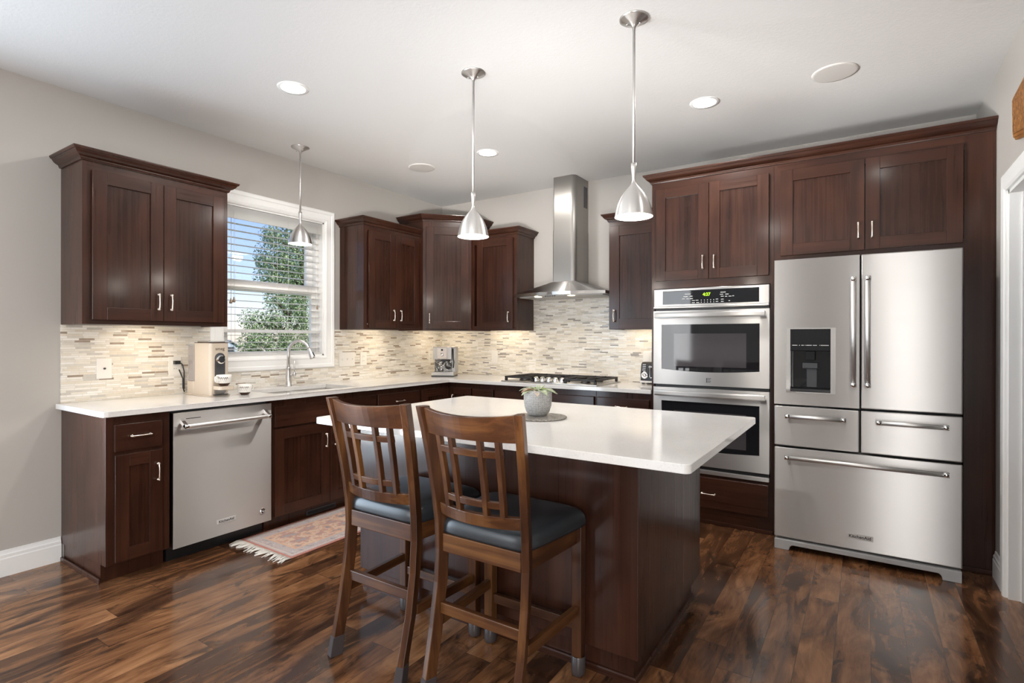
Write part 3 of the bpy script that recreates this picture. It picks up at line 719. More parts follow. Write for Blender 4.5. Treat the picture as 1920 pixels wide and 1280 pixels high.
def oven_door(name, z0, z1, g0, g1, arc, zh, logo):
    m = MB(); gu0, gu1 = 2.673, 3.331; th = .028
    # stainless frame with rectangular opening, lower edge bowed
    N_ = 16; pts_out = []
    m.fbox(F, O0, gu0, ON, ON + th, z0, z1, STEEL); m.fbox(F, gu1, O1, ON, ON + th, z0, z1, STEEL); m.fbox(F, gu0, gu1, ON, ON + th, g1, z1, STEEL)
    poly = [(gu0, z0), (gu1, z0)] + [(gu1 + (gu0 - gu1) * k / N_, g0 + arc - arc * math.sin(PI * k / N_)) for k in range(N_ + 1)]
    m.prism(poly, ON, ON + th, STEEL, lambda p, h: F(p[0], h, p[1]))
    dr = m.build(name, o)
    m = MB(); m.fbox(F, gu0 - .002, gu1 + .002, ON + .006, ON + th - .005, g0 - .005, g1 + .003, OVGLASS); m.fbox(F, 2.762, 3.248, ON + th - .0052, ON + th - .0044, g0 + .038, g1 - .066, OVIN); m.build('window_glass', dr)
    m = MB(); pts = []
    n2 = ON + th + .040
    def bar(a, b):
        u = O0 + .022 + (O1 - O0 - .044) * a; bow = .012 * math.sin(PI * a)
        return u, bow
    NN = 14; sec = [(-.010, -.018), (.006, -.020), (.010, -.010), (.010, .010), (.006, .020), (-.010, .018)]
    vs = []; fs = []
    for k in range(NN + 1):
        u, bow = bar(k / NN, 0)
        for a, b in sec: vs.append(F(u, n2 + bow * .6 + a, zh + b))
    L = len(sec)
    for k in range(NN):
        for j in range(L): fs.append((k * L + j, k * L + (j + 1) % L, (k + 1) * L + (j + 1) % L, (k + 1) * L + j))
    fs += [tuple(range(L)), tuple(range(NN * L, NN * L + L))]
    m.faces(vs, fs, STEEL)
    for u in (O0 + .022, O1 - .058): m.fbox(F, u, u + .036, ON + th, n2, zh - .014, zh + .014, STEEL)
    m.build('handle', dr, .002)
    if logo:
        m = MB()
        for k, (a, b) in enumerate(((2.990, 3.022), (2.992, 3.016), (2.990, 3.020), (2.990, 3.018))): m.fbox(F, a, b, ON + th, ON + th + .0008, 1.017 - k * .009, 1.020 - k * .009, INK)
        m.fbox(F, 2.989, 2.993, ON + th, ON + th + .0008, .988, 1.021, INK); m.build('emblem', dr)
    return dr
oven_door('upper_oven_door', .966, 1.497, 1.060, 1.398, .016, 1.463, True)
oven_door('lower_oven_door', .402, .944, .505, .847, .012, .905, False)
m = MB(); m.fbox(F, O0, O1, ON, ON + .022, .347, .376, STEEL); m.build('bottom_trim', o, .003)
for z0, z1 in ((.376, .402), (.944, .966), (1.497, 1.513)):
    m = MB(); m.fbox(F, O0 + .01, O1 - .01, ON, ON + .004, z0, z1, BLACK); m.build('vent_gap', o)


# ================================================================== REFRIGERATOR
r = thing('refrigerator', (3.897, -.47, 0), 'large stainless five-door refrigerator with water dispenser', 'refrigerator')
R0, R1, RN = 3.444, 4.352, .860
m = MB(); m.fbox(F, R0 + .006, R1 - .006, .06, .765, .035, 1.765, DKGREY)
for u in (R0 + .05, R1 - .09):
    m.fbox(F, u, u + .04, .70, .74, 0, .035, BLACK)
    m.fbox(F, u, u + .04, .10, .14, 0, .035, BLACK)
m.build('case', r)
def rdoor(name, u0, u1, z0, z1, hole=None):
    m = MB(); n0, n1 = .775, RN
    if not hole: m.fbox(F, u0, u1, n0, n1, z0, z1, STEEL); return m.build(name, r, .006, 3)
    a, b, c_, d_ = hole
    m.fbox(F, u0, a, n0, n1, z0, z1, STEEL); m.fbox(F, b, u1, n0, n1, z0, z1, STEEL); m.fbox(F, a, b, n0, n1, z0, c_, STEEL); m.fbox(F, a, b, n0, n1, d_, z1, STEEL)
    return m.build(name, r)
mid = 3.893
dl = rdoor('left_door', R0, mid - .0035, .893, 1.782, (3.511, 3.772, .968, 1.361))
dr2 = rdoor('right_door', mid + .0035, R1, .893, 1.782)
w1 = rdoor('drawer', R0, mid - .0035, .638, .882); w2 = rdoor('drawer', mid + .0035, R1, .638, .882); w3 = rdoor('freezer_drawer', R0, R1, .072, .627)
bar_handle(F, (3.861, 1.020), (3.861, 1.650), RN, .922, dl, .0135, True); bar_handle(F, (3.929, 1.020), (3.929, 1.650), RN, .922, dr2, .0135, True)
bar_handle(F, (3.512, .826), (3.826, .826), RN, .922, w1); bar_handle(F, (3.970, .826), (4.288, .826), RN, .922, w2); bar_handle(F, (3.510, .576), (4.290, .576), RN, .922, w3)
m = MB(); a, b, c_, d_ = 3.511, 3.772, .968, 1.361
m.fbox(F, a, a + .022, RN - .05, RN + .002, c_, d_, CHROME); m.fbox(F, b - .026, b, RN - .05, RN + .002, c_, d_, CHROME); m.fbox(F, a + .022, b - .026, RN - .05, RN + .002, d_ - .006, d_, CHROME); m.fbox(F, a + .022, b - .026, RN - .05, RN + .002, c_, c_ + .006, CHROME)
m.fbox(F, a, b, .776, .785, c_, d_, BLKGLASS); dp = m.build('dispenser', dl)
m = MB(); m.fbox(F, a + .022, b - .026, RN - .06, RN + .004, 1.222, d_ - .006, BLKGLASS); m.build('control_panel', dp, .003)
m = MB(); m.fbox(F, a + .022, b - .026, .79, RN - .001, c_ + .006, c_ + .024, BLACK); m.fbox(F, a + .1, b - .11, .80, RN - .03, 1.165, 1.222, BLKGLASS); m.fbox(F, a + .085, b - .095, .79, RN - .035, 1.115, 1.150, DKGREY); m.fbox(F, a + .105, b - .10, .785, .792, c_ + .03, 1.115, DKGREY); m.build('water_paddle', dp, .003)
m = MB()
for u, w in ((3.558, .028), (3.583, .005), (3.600, .014), (3.614, .003), (3.634, .030), (3.665, .022), (3.690, .004), (3.703, .016), (3.724, .026)): m.fbox(F, u - w / 2, u + w / 2, RN + .004, RN + .0045, 1.2545, 1.2585, PALE)
m.build('panel_print', dp)
m = MB(); m.fbox(F, 3.828, 3.958, RN, RN + .002, .136, .166, BADGE); m.build('badge', w3, .0006)
text('KitchenAid', F, 3.893, .1510, RN + .002, .024, INK, w3, bold=.0005)
m = MB()
gp = [(R0 + .004, 0)] + [(R0 + .085 + .022 * (1 - math.cos(k * PI / 12)), .033 * math.sin(k * PI / 12)) for k in range(7)] + [(R1 - .085 - .022 * (1 - math.cos(k * PI / 12)), .033 * math.sin(k * PI / 12)) for k in range(6, -1, -1)] + [(R1 - .004, 0), (R1 - .004, .061), (R0 + .004, .061)]
m.prism(gp, .80, .872, APPG, lambda p, h: F(p[0], h, p[1])); m.build('base_grille', r, .003)

# ================================================================== RANGE HOOD, COOKTOP
h = thing('range_hood', (1.66, -.25, 1.672), 'stainless chimney range hood above the gas cooktop', 'range hood')
hx0, hx1 = 1.205, 2.104
m = MB(); NA = 16
def farc(a): return -(.375 + .105 * math.sin(PI * a))
front = [(hx0 + (hx1 - hx0) * k / NA, farc(k / NA)) for k in range(NA + 1)]
poly = [(hx0, -.009)] + front + [(hx1, -.009)]
m.prism(poly, 1.675, 1.702, STEEL)
cxa, cxb, cyd = 1.552, 1.777, -.285
top = [(cxa - .002, -.009)] + [(cxa - .002 + (cxb - cxa + .004) * k / NA, cyd - .002) for k in range(NA + 1)] + [(cxb + .002, -.009)]
n = len(poly); vs = [(p[0], p[1], 1.702) for p in poly] + [(p[0], p[1], 1.806) for p in top]
m.faces(vs, [(i, i + 1, n + i + 1, n + i) for i in range(n - 1)], STEEL); m.faces([(p[0], p[1], 1.806) for p in top], [tuple(range(n))], STEEL)
m.build('canopy', h)
m = MB(); m.prism([(hx0 + .04, -.03)] + [(p[0] * .92 + 1.6545 * .08, p[1] + .03) for p in front] + [(hx1 - .04, -.03)], 1.668, 1.675, APPG)
m.build('filter_panel', h)
for x in (1.47, 1.80):
    m = MB(); m.lathe([(0, -.002), (.028, -.002), (.034, .002), (.034, .006)], (x, -.40, 1.666), WARM, 20); m.build('hood_lamp', h)
    light('hood_spot', 'SPOT', (x, -.40, 1.655), (x, -.30, .9), 5, (1, .85, .62), radius=.03, spot=2.2)
m = MB()
for k in range(5): m.box(1.57 + k * .022, 1.583 + k * .022, -.4555, -.449, 1.663, 1.669, BLACK)
m.build('control_buttons', h)
def chimney(z0, z1, g):
    rr = .045; P = [(cxa + g, -.009), (cxa + g, cyd + g + .012)]
    P += [(cxa + g + .012 * (1 - math.cos(k * PI / 8)), cyd + g + .012 * (1 - math.sin(k * PI / 8))) for k in range(1, 5)]
    P += [(cxb - g - rr + rr * math.sin(k * PI / 16), cyd + g + rr - rr * math.cos(k * PI / 16)) for k in range(9)] + [(cxb - g, -.009)]
    return P
m = MB(); m.prism(chimney(0, 0, 0), 1.806, 2.27, CHIM); m.build('lower_chimney', h, smooth_angle=None)
m = MB(); m.prism(chimney(0, 0, .003), 2.27, CZ - .001, CHIM); m.box(cxb - .004, cxb + .0005, -.10, -.035, 2.49, 2.68, DKGREY); m.build('upper_chimney', h)

k_ = thing('gas_cooktop', (1.675, -.36, .914), 'stainless gas cooktop with black grates set in the counter', 'cooktop')
m = MB(); m.box(1.215, 2.135, -.615, -.10, .9152, .924, STEEL); m.build('tray', k_, .003)
def grate(name, x0, x1, y0, y1, nb):
    m = MB(); z0, z1 = .948, .964; w = .012
    for x in (x0, x1 - w): m.box(x, x + w, y0, y1, z0, z1, IRON)
    for y in (y0, y1 - w, (y0 + y1) / 2): m.box(x0, x1, y, y + w, z0, z1, IRON)
    for q in range(1, nb):
        x = x0 + (x1 - x0) * q / nb; m.box(x - w / 2, x + w / 2, y0 + .04, y1 - .04, z0 + .002, z1 + .004, IRON)
    for x in (x0, x1 - .02):
        for y in (y0, y1 - .02): m.box(x, x + .02, y, y + .02, .924, z0, IRON)
    m.build(name, k_, .002)
grate('grate', 1.235, 1.525, -.585, -.125, 3); grate('grate', 1.535, 1.815, -.47, -.125, 2); grate('grate', 1.825, 2.115, -.585, -.125, 3)
for (x, y, rr) in ((1.38, -.47, .045), (1.38, -.24, .036), (1.675, -.30, .058), (1.97, -.47, .036), (1.97, -.24, .045)):
    m = MB(); m.lathe([(rr * 1.2, 0), (rr * 1.2, .006), (rr, .008), (rr, .018), (rr * .8, .021), (0, .021)], (x, y, .924), IRON, 24); m.build('burner', k_)
for q in range(5):
    m = MB(); x = 1.545 + q * .063
    R = Matrix.Rotation(math.radians(24), 3, 'X')
    m.lathe([(0, 0), (.026, 0), (.026, .004), (.021, .007), (.019, .026), (.016, .030), (0, .030)], (x, -.555, .9355), CHROME, 24, R); m.build('knob', k_)

# ================================================================== ISLAND
IX0, IX1, IY0, IY1 = 1.712, 3.215, -2.640, -1.745
i_ = thing('island_cabinet', ((IX0 + IX1) / 2, (IY0 + IY1) / 2, 0), 'dark cherry panelled island base beneath the white top', 'kitchen island')
m = MB(); m.box(IX0, IX1, IY0, IY1, .10, BZ - .001, WV)
m.build('cabinet_body', i_, .0015)
m = MB(); m.box(IX0 + .024, IX1 - .024, IY0 + .022, IY1 - .075, 0, .10, WV); m.build('toe_kick', i_)
m = MB(); m.sweep([(IX0 + .024, IY1 - .075), (IX0 + .024, IY0 + .022), (IX1 - .024, IY0 + .022), (IX1 - .024, IY1 - .075)], [(0, 0), (.013, 0), (.013, .022), (.010, .027), (0, .028)], WX); m.build('shoe_moulding', i_)
def rrect(x0, x1, y0, y1, r, n=6):
    P = []
    for cx_, cy_, a0 in ((x1 - r, y1 - r, 0), (x0 + r, y1 - r, 90), (x0 + r, y0 + r, 180), (x1 - r, y0 + r, 270)):
        for k in range(n + 1):
            a = math.radians(a0 + 90 * k / n); P.append((cx_ + r * math.cos(a), cy_ + r * math.sin(a)))
    return P
m = MB(); m.prism(rrect(1.697, 3.474, -2.910, -1.720, .022), BZ, .914, QUARTZ)
tag(m.build('island_countertop', None, .0025), 'rectangular white quartz top overhanging the dark island', 'countertop')

# ================================================================== STOOLS
def make_stool():
    root = thing('bar_stool', (0, 0, 0), 'x', 'stool', 'wooden counter stools at the island')
    def leg_chain(path, w, dpt, name, mat=SV, rot=0):
        m = MB(); vs = []; fs = []
        for (x, y, z, k) in path:
            for sx, sy in ((-1, -1), (1, -1), (1, 1), (-1, 1)): vs.append((x + (sx * w * math.cos(rot) - sy * dpt * math.sin(rot)) * k / 2, y + (sx * w * math.sin(rot) + sy * dpt * math.cos(rot)) * k / 2, z))
        for i in range(len(path) - 1):
            for j in range(4): fs.append((i * 4 + j, i * 4 + (j + 1) % 4, i * 4 + 4 + (j + 1) % 4, i * 4 + 4 + j))
        fs += [(0, 1, 2, 3)[::-1], tuple(range(len(path) * 4 - 4, len(path) * 4))]
        m.faces(vs, fs, mat); return m.build(name, root, .003)
    SEAT = .578
    def post(s):
        return [(s * q[0], q[1], q[2], 1) for q in ((.184, -.258, .0), (.1845, -.238, .10), (.1865, -.205, .24), (.185, -.180, .40), (.185, -.172, .52), (.186, -.176, .62), (.190, -.192, .74), (.196, -.213, .86), (.202, -.236, .97), (.207, -.256, 1.052))]
    for s in (-1, 1):
        lg = leg_chain(post(s), .028, .045, 'back_leg', SV, s * math.radians(17))
        m = MB(); p = post(s)
        ca, sa = math.cos(s * math.radians(17)), math.sin(s * math.radians(17))
        vs = [(s * .184 + a * .0175 * ca - b * .026 * sa, -.258 + a * .0175 * sa + b * .026 * ca, .0) for a, b in ((-1, -1), (1, -1), (1, 1), (-1, 1))] + [(s * .1845 + a * .0160 * ca - b * .0245 * sa, -.244 + a * .0160 * sa + b * .0245 * ca, .075) for a, b in ((-1, -1), (1, -1), (1, 1), (-1, 1))]
        m.faces(vs, [(0, 1, 2, 3)[::-1], (4, 5, 6, 7)] + [(j, (j + 1) % 4, 4 + (j + 1) % 4, 4 + j) for j in range(4)], SOCK); m.build('foot_sock', lg, .003)
        lg = leg_chain([(s * .2075, .170, 0, .92), (s * .2075, .170, .53, 1.0), (s * .2075, .170, SEAT, 1.0)], .042, .042, 'front_leg')
        m = MB(); m.lathe([(0, 0), (.018, 0), (.025, .006), (.0275, .02), (.0275, .075), (.0255, .078)], (s * .2075, .170, 0), CLEARCAP, 20); m.build('foot_cap', lg)
    def bx(name, x0, x1, y0, y1, z0, z1, mat):
        m = MB(); m.box(x0, x1, y0, y1, z0, z1, mat); return m.build(name, root, .003)
    bx('seat_rail', -.170, .170, -.188, -.166, .512, SEAT, SX); bx('seat_rail', -.187, .187, .158, .180, .512, SEAT, SX)
    for s in (-1, 1):
        m = MB(); a, b = s * .178, s * .2005
        m.hexa([(a + s * .011, -.155, .512), (a + s * .011, -.155, SEAT), (b + s * .011, .150, .512), (b + s * .011, .150, SEAT), (a - s * .011, -.155, .512), (a - s * .011, -.155, SEAT), (b - s * .011, .150, .512), (b - s * .011, .150, SEAT)], SY); m.build('seat_rail', root, .003)
        m = MB(); a, b = s * .187, s * .2055
        m.hexa([(a + s * .011, -.180, .236), (a + s * .011, -.180, .274), (b + s * .011, .150, .236), (b + s * .011, .150, .274), (a - s * .011, -.180, .236), (a - s * .011, -.180, .274), (b - s * .011, .150, .236), (b - s * .011, .150, .274)], SY); m.build('stretcher', root, .003)
    bx('stretcher', -.172, .172, -.198, -.176, .288, .328, SX); bx('stretcher', -.187, .187, .158, .178, .176, .214, SX)
    # cushion
    m = MB()
    def cush(a, b):
        u = 2 * a - 1; v = 2 * b - 1
        e = 1 - .06 * (abs(u) ** 6) * (abs(v) ** 6)
        y = -.190 + .385 * b; hw = .192 + .050 * b
        ins = max(0, 1 - .5 * (abs(u) ** 8 + abs(v) ** 8))
        return (u * hw * e, (-.186 + .394 * (.5 + .5 * v * e)), SEAT + .010 + .062 * (max(0, (1 - abs(u) ** 9)) ** .4) * (max(0, (1 - abs(v) ** 9)) ** .4) + .006 * (1 - u * u) * (1 - v * v))
    import itertools
    def lin(t): return .5 - .5 * math.cos(PI * t) * (1 if True else 0)
    m.grid(lambda a, b: cush(lin(a), lin(b)), 26, 26, LEATHER)
    m.grid(lambda a, b: (lambda p: (p[0], p[1], SEAT + .001 if 0 < a < 1 and 0 < b < 1 else p[2]))(cush(lin(a), lin(b))), 26, 26, LEATHER)
    bmesh.ops.remove_doubles(m.bm, verts=m.bm.verts, dist=.0004); m.build('seat_cushion', root)
    # back: curved rails between posts
    def yback(z):
        P = post(1)
        for (x, y, zz, _), (x2, y2, z2, _) in zip(P, P[1:]):
            if zz <= z <= z2: return y + (y2 - y) * (z - zz) / (z2 - zz)
        return P[-1][1]
    def xback(z):
        P = post(1)
        for (x, y, zz, _), (x2, y2, z2, _) in zip(P, P[1:]):
            if zz <= z <= z2: return x + (x2 - x) * (z - zz) / (z2 - zz)
        return P[-1][0]
    def rail(name, zc0, zc1, th, sag, x0=-1, x1=1, mat=SX, dip=0):
        m = MB(); N = 14; vs = []; fs = []
        for k in range(N + 1):
            q = x0 + (x1 - x0) * k / N; bow = -sag * (1 - q * q)
            for (zz, tt) in ((zc0, -1), (zc1, -1), (zc1, 1), (zc0, 1)):
                zq = zz - (dip * (1 - q * q) if zz == zc1 else 0)
                xx = q * (xback((zc0 + zc1) / 2) - .012); vs.append((xx, yback(zz) + bow + tt * th / 2, zq))
        for k in range(N):
            for j in range(4): fs.append((k * 4 + j, k * 4 + (j + 1) % 4, k * 4 + 4 + (j + 1) % 4, k * 4 + 4 + j))
        fs += [(0, 1, 2, 3)[::-1], tuple(range(N * 4, N * 4 + 4))]
        m.faces(vs, fs, mat); return m.build(name, root, .002)
    SG = .042
    rail('top_rail', .955, 1.048, .024, SG, dip=.012); rail('lower_rail', .655, .697, .024, SG)
    rail('cross_rail', .898, .922, .018, SG, -.72, .72); rail('cross_rail', .722, .746, .018, SG, -.72, .72)
    for q in (-.66, -.32, .32, .66):
        m = MB(); vs = []; zs = (.690, .82, .960)
        for z in zs:
            xx = q * (xback(z) - .010); yy = yback(z) - SG * (1 - q * q)
            for sx, sy in ((-1, -1), (1, -1), (1, 1), (-1, 1)): vs.append((xx + sx * .0098, yy + sy * .0105, z))
        fs = [(i * 4 + j, i * 4 + (j + 1) % 4, i * 4 + 4 + (j + 1) % 4, i * 4 + 4 + j) for i in range(2) for j in range(4)] + [(3, 2, 1, 0), (8, 9, 10, 11)]
        m.faces(vs, fs, SV); m.build('slat', root, .002)
    return root
def copy_tree(o, parent=None):
    c = o.copy(); COL.objects.link(c); c.parent = parent
    for ch in list(o.children): copy_tree(ch, c)
    return c
stA = make_stool(); stB = copy_tree(stA)
stA.location = (2.285, -2.853, 0); stA.rotation_euler = (0, 0, math.radians(0)); stA['label'] = 'dark leather counter stool nearer the window, left of the two at the island'
stB.location = (2.786, -2.854, 0); stB.rotation_euler = (0, 0, math.radians(0)); stB['label'] = 'dark leather counter stool nearer the refrigerator, right of the two at the island'

# ================================================================== LIGHT FITTINGS
GP = 'brushed nickel pendants'
SHIN = simple('white_shade_lining', (.85, .84, .82), .4)
def pendant(x, y, zr, label, e):
    p = thing('pendant_light', (x, y, CZ), label, 'pendant light', GP)
    m = MB(); m.lathe([(0, 0), (.066, 0), (.066, -.004), (.060, -.008), (.030, -.022), (.011, -.034), (.009, -.042), (0, -.042)], (x, y, CZ - .0005), NICKEL, 40)
    m.ball((x - .028, y - .012, CZ - .026), .004, CHROME); m.ball((x + .026, y + .006, CZ - .026), .004, CHROME); m.build('canopy', p)
    zt = zr + .244
    m = MB(); m.cyl((x, y, zt - .005), (x, y, CZ - .035), .0062, NICKEL, 14); m.build('stem', p)
    prof = [(.0, .244), (.0122, .244), (.0122, .222), (.0105, .203), (.0080, .185), (.0072, .172), (.0078, .163), (.0115, .151), (.021, .138), (.031, .127), (.044, .111), (.0555, .094), (.065, .075), (.0725, .056), (.0785, .036), (.0825, .018), (.086, .0)]
    inn = [(.0845, .0), (.081, .018), (.077, .036), (.071, .056), (.0635, .075), (.050, .094), (.0, .100)]
    m = MB(); m.lathe(prof, (x, y, zr), NICKEL, 48); m.lathe(inn, (x, y, zr), SHIN, 48); m.lathe([(.086, 0), (.0845, 0)], (x, y, zr), NICKEL, 48); m.build('shade', p, recalc=False)
    m = MB(); m.lathe([(0, .070), (.018, .070), (.024, .040), (.034, .022), (.030, .008), (.015, .002), (0, .001)], (x, y, zr), BULB, 20); m.build('bulb', p)
    light('pendant_glow', 'POINT', (x, y, zr - .03), None, e, (1, .92, .82), radius=.04)
    return p
pendant(2.117, -2.206, 1.852, 'brushed nickel pendant above the left half of the island', 4)
pendant(3.034, -2.207, 1.848, 'brushed nickel pendant above the right half of the island', 4)
pendant(.312, -2.010, 2.013, 'small brushed nickel pendant in front of the sink window', 2)
GR = 'recessed ceiling lights'
def downlight(x, y, label, e=60):
    d = thing('recessed_light', (x, y, CZ), label, 'ceiling light', GR)
    m = MB(); m.lathe([(.068, -.003), (.086, -.004), (.088, -.0005)], (x, y, CZ), TRIMW, 36); m.build('trim_ring', d)
    m = MB(); m.lathe([(0, -.003), (.069, -.003), (.069, -.001)], (x, y, CZ), LAMP, 36); m.build('lens', d)
    light('downlight', 'AREA', (x, y, CZ - .008), (x, y, 0), e * .21, (1, .96, .91), (.13, .13), 'DISK')
downlight(1.130, -2.637, 'recessed ceiling light nearest the left wall, above the dishwasher aisle'); downlight(1.440, -1.133, 'recessed ceiling light between the two island pendants, nearest the range hood'); downlight(3.086, -1.133, 'recessed ceiling light in front of the oven tower')
downlight(4.02, -2.42, 'recessed ceiling light over the aisle in front of the refrigerator', 10); downlight(2.9, -4.6, 'unseen recessed ceiling light added over the floor behind the stools', 60)  # the lamp behind the stools is out of view, added for light
for x, y, lb in ((.757, -1.145, 'round flush ceiling speaker above the window-side corner'), (3.775, -1.135, 'round flush ceiling speaker above the refrigerator aisle')):
    m = MB(); m.lathe([(0, -.007), (.098, -.007), (.108, -.006), (.112, -.001), (.112, -.0005)], (x, y, CZ), GREYW, 40); tag(m.build('ceiling_speaker'), lb, 'speaker', 'flush ceiling speakers')

# ================================================================== OUTLETS
GO = 'wall plates on the backsplash'
def plate(F, u0, u1, z0, z1, label, kind):
    nm = 'switch_plate' if kind == 's' else 'wall_outlet' if kind != 'c' else 'cable_plate'
    p = thing(nm, F((u0 + u1) / 2, .008, (z0 + z1) / 2), label, 'wall plate', GO)
    m = MB(); m.fbox(F, u0, u1, .0085, .0145, z0, z1, WHITE); m.build('cover_plate', p, .002)
    uc = (u0 + u1) / 2; zc = (z0 + z1) / 2
    if kind == 'c':
        m = MB(); a = Vector(F(uc, .0145, zc)); m.cyl(a, F(uc, .022, zc), .006, DKGREY, 12); m.build('connector', p)
    elif kind == 's':
        n = 3
        for k in range(n):
            u = u0 + (u1 - u0) * (k + .5) / n
            m = MB(); m.hexa([F(u - .005, .0145, zc - .012), F(u - .005, .0145, zc + .012), F(u + .005, .0145, zc - .012), F(u + .005, .0145, zc + .012), F(u - .004, .025, zc + .002), F(u - .004, .025, zc + .010), F(u + .004, .025, zc + .002), F(u + .004, .025, zc + .010)], WHITE); m.build('toggle', p)
    elif kind == 'd':
        m = MB(); m.fbox(F, uc - .017, uc + .017, .0145, .0165, zc - .034, zc + .034, WHITE); m.build('rocker', p, .001)
    else:
        for s in (-1, 1):
            m = MB(); m.fbox(F, uc - .016, uc + .016, .0145, .0165, zc + s * .020 - .014, zc + s * .020 + .014, WHITE)
            for du in (-.006, .006): m.fbox(F, uc + du - .0012, uc + du + .0012, .0165, .0168, zc + s * .020 - .003, zc + s * .020 + .006, DKGREY)
            m.build('socket', p)
    return p
plate(FL, -3.207, -3.127, 1.045, 1.169, 'cable wall plate with round connector, left end of the window backsplash', 'c')
plate(FL, -2.803, -2.723, 1.045, 1.169, 'wall outlet with black plug beside the coffee maker', 'o')
plate(FL, -1.401, -1.227, 1.043, 1.170, 'wide three-toggle switch plate right of the window', 's')
plate(FL, -1.165, -1.087, 1.045, 1.168, 'wall outlet just right of the triple switch plate', 'o')
plate(FL, -.235, -.158, 1.035, 1.165, 'wall outlet behind the espresso machine', 'o')
plate(FB, .684, .762, 1.045, 1.170, 'wall outlet on the range wall left of the cooktop', 'd')
plate(FB, 2.300, 2.378, 1.060, 1.180, 'wall outlet on the range wall above the toaster', 'd')

# ================================================================== COUNTER OBJECTS
# coffee maker
c = thing('coffee_maker', (.23, -2.655, .914), 'taupe pod coffee maker with clear water tank beside the window', 'coffee maker')
m = MB(); m.prism(rrect(.055, .385, -2.725, -2.585, .02), .9145, .922, BEIGE); m.build('base_plate', c, .002)
m = MB(); BP = rrect(.165, .375, -2.718, -2.592, .022)
m.prism(BP, .922, 1.262, BEIGE, smooth=False); m.prism(rrect(.163, .377, -2.720, -2.590, .022), 1.262, 1.266, BROWNB)
m.box(.20, .34, -2.71, -2.60, 1.266, 1.275, STEEL)
bd = m.build('body', c, .002)
m = MB(); FX = FL
m.fbox(FX, -2.688, -2.622, .3755, .379, 1.005, 1.165, DKGREY)
m.prism([(math.cos(k * PI / 12) * .033, math.sin(k * PI / 12) * .033) for k in range(13)], .3755, .379, DKGREY, lambda p, h: (h, -2.655 + p[0], 1.165 + p[1])); m.build('brew_recess', bd)
m = MB(); m.lathe([(0, .020), (.022, .020), (.029, .014), (.030, 0), (0, 0)], (.379, -2.655, 1.155), CHROME, 12, R90, False); m.build('dial', bd)
text('smeg', FX, -2.655, 1.225, .3765, .029, SATIN, bd, bold=0, ext=.0012)
m = MB(); m.prism(rrect(.070, .155, -2.712, -2.600, .015), 1.005, 1.245, TANK); m.prism(rrect(.072, .153, -2.710, -2.602, .014), 1.008, 1.18, TANK); m.build('water_tank', c)
m = MB(); m.prism(rrect(.066, .160, -2.715, -2.597, .016), .922, 1.005, BEIGE); m.box(.075, .150, -2.705, -2.605, 1.245, 1.252, APPG); m.build('tank_base', c)
m = MB(); m.box(.378, .385, -2.690, -2.620, .922, .962, STEEL); m.prism(rrect(.375, .470, -2.705, -2.605, .02), .962, .984, BEIGE); m.box(.376, .40, -2.70, -2.61, .9225, .928, DKGREY); m.build('drip_tray', c)
m = MB(); m.tube([(.020, -2.74, 1.08), (.035, -2.735, 1.05), (.045, -2.728, 1.02), (.040, -2.725, .96), (.05, -2.72, .930)], .004, BLACK, 8)
m.box(.0165, .045, -2.776, -2.742, 1.118, 1.142, BLACK); m.tube([(.04, -2.745, 1.13), (.055, -2.735, 1.115), (.055, -2.725, 1.07), (.05, -2.722, .95)], .004, BLACK, 8); m.build('power_cord', c)
# mugs
def mug(x, y, z, label, hside, name, cl=False):
    g_ = thing(name, (x, y, z), label, 'cup', 'patterned cups by the coffee maker')
    m = MB(); m.lathe([(0, .0005), (.024, .0005), (.038, .018), (.0405, .019)], (x, y, z), BROWNB, 8, None, False); m.build('foot', g_)
    m = MB(); m.lathe([(.038, .018), (.043, .022), (.045, .050), (.045, .071), (.042, .071), (.040, .030), (0, .024)], (x, y, z), CERAM, 32); b_ = m.build('bowl', g_)
    m = MB(); s = hside
    pts = [Vector((x, y, z)) + s * a + Vector((0, 0, b)) for a, b in ((.043, .062), (.060, .064), (.070, .060), (.071, .045), (.068, .032), (.058, .026), (.043, .028))]
    m.tube(pts, .0052, CERAM, 10); m.build('handle', g_)
    m = MB()
    random.seed(4 if cl else 9)
    for k in range(6):
        a0 = -.75 + k * .24; base = -.75
        for q in range(5):
            t0, t1 = q / 5, (q + 1) / 5
            def pt(t, w):
                a = base + a0 + t * .35; zz = z + .028 + .028 * math.sin(t * PI * .8) + w
                R_ = .0462; return (x + R_ * math.cos(a), y + R_ * math.sin(a), zz)
            w = .0036 * (1 - abs(t0 - .4))
            m.faces([pt(t0, -w), pt(t1, -w * .8), pt(t1, w * .8), pt(t0, w)], [(0, 1, 2, 3)], BROWNB if (k % 3 or not cl) else TASS)
    m.build('leaf_decoration', b_, recalc=False)
mug(.425, -2.655, .985, 'white cup with brown leaf pattern standing on the coffee maker tray', Vector((.30, -.95, 0)).normalized(), 'coffee_cup')
mug(.425, -2.515, .9145, 'white cup with brown floral pattern on the counter right of the coffee maker', Vector((-.2, .98, 0)).normalized(), 'coffee_cup', True)
t = NT('chrome_painted_reflections'); v = t.coord(); n = t.noise(v, 9, 2, .5, 2.0); t.pr(t.ramp(n, [(.42, (.06, .06, .06)), (.5, (.45, .44, .42)), (.58, (.16, .155, .15))]), .12, 1, normal=t.bump(n, .5, .05)); CHRREFL = t.m  # dark and bright reflections are put into the chrome colour
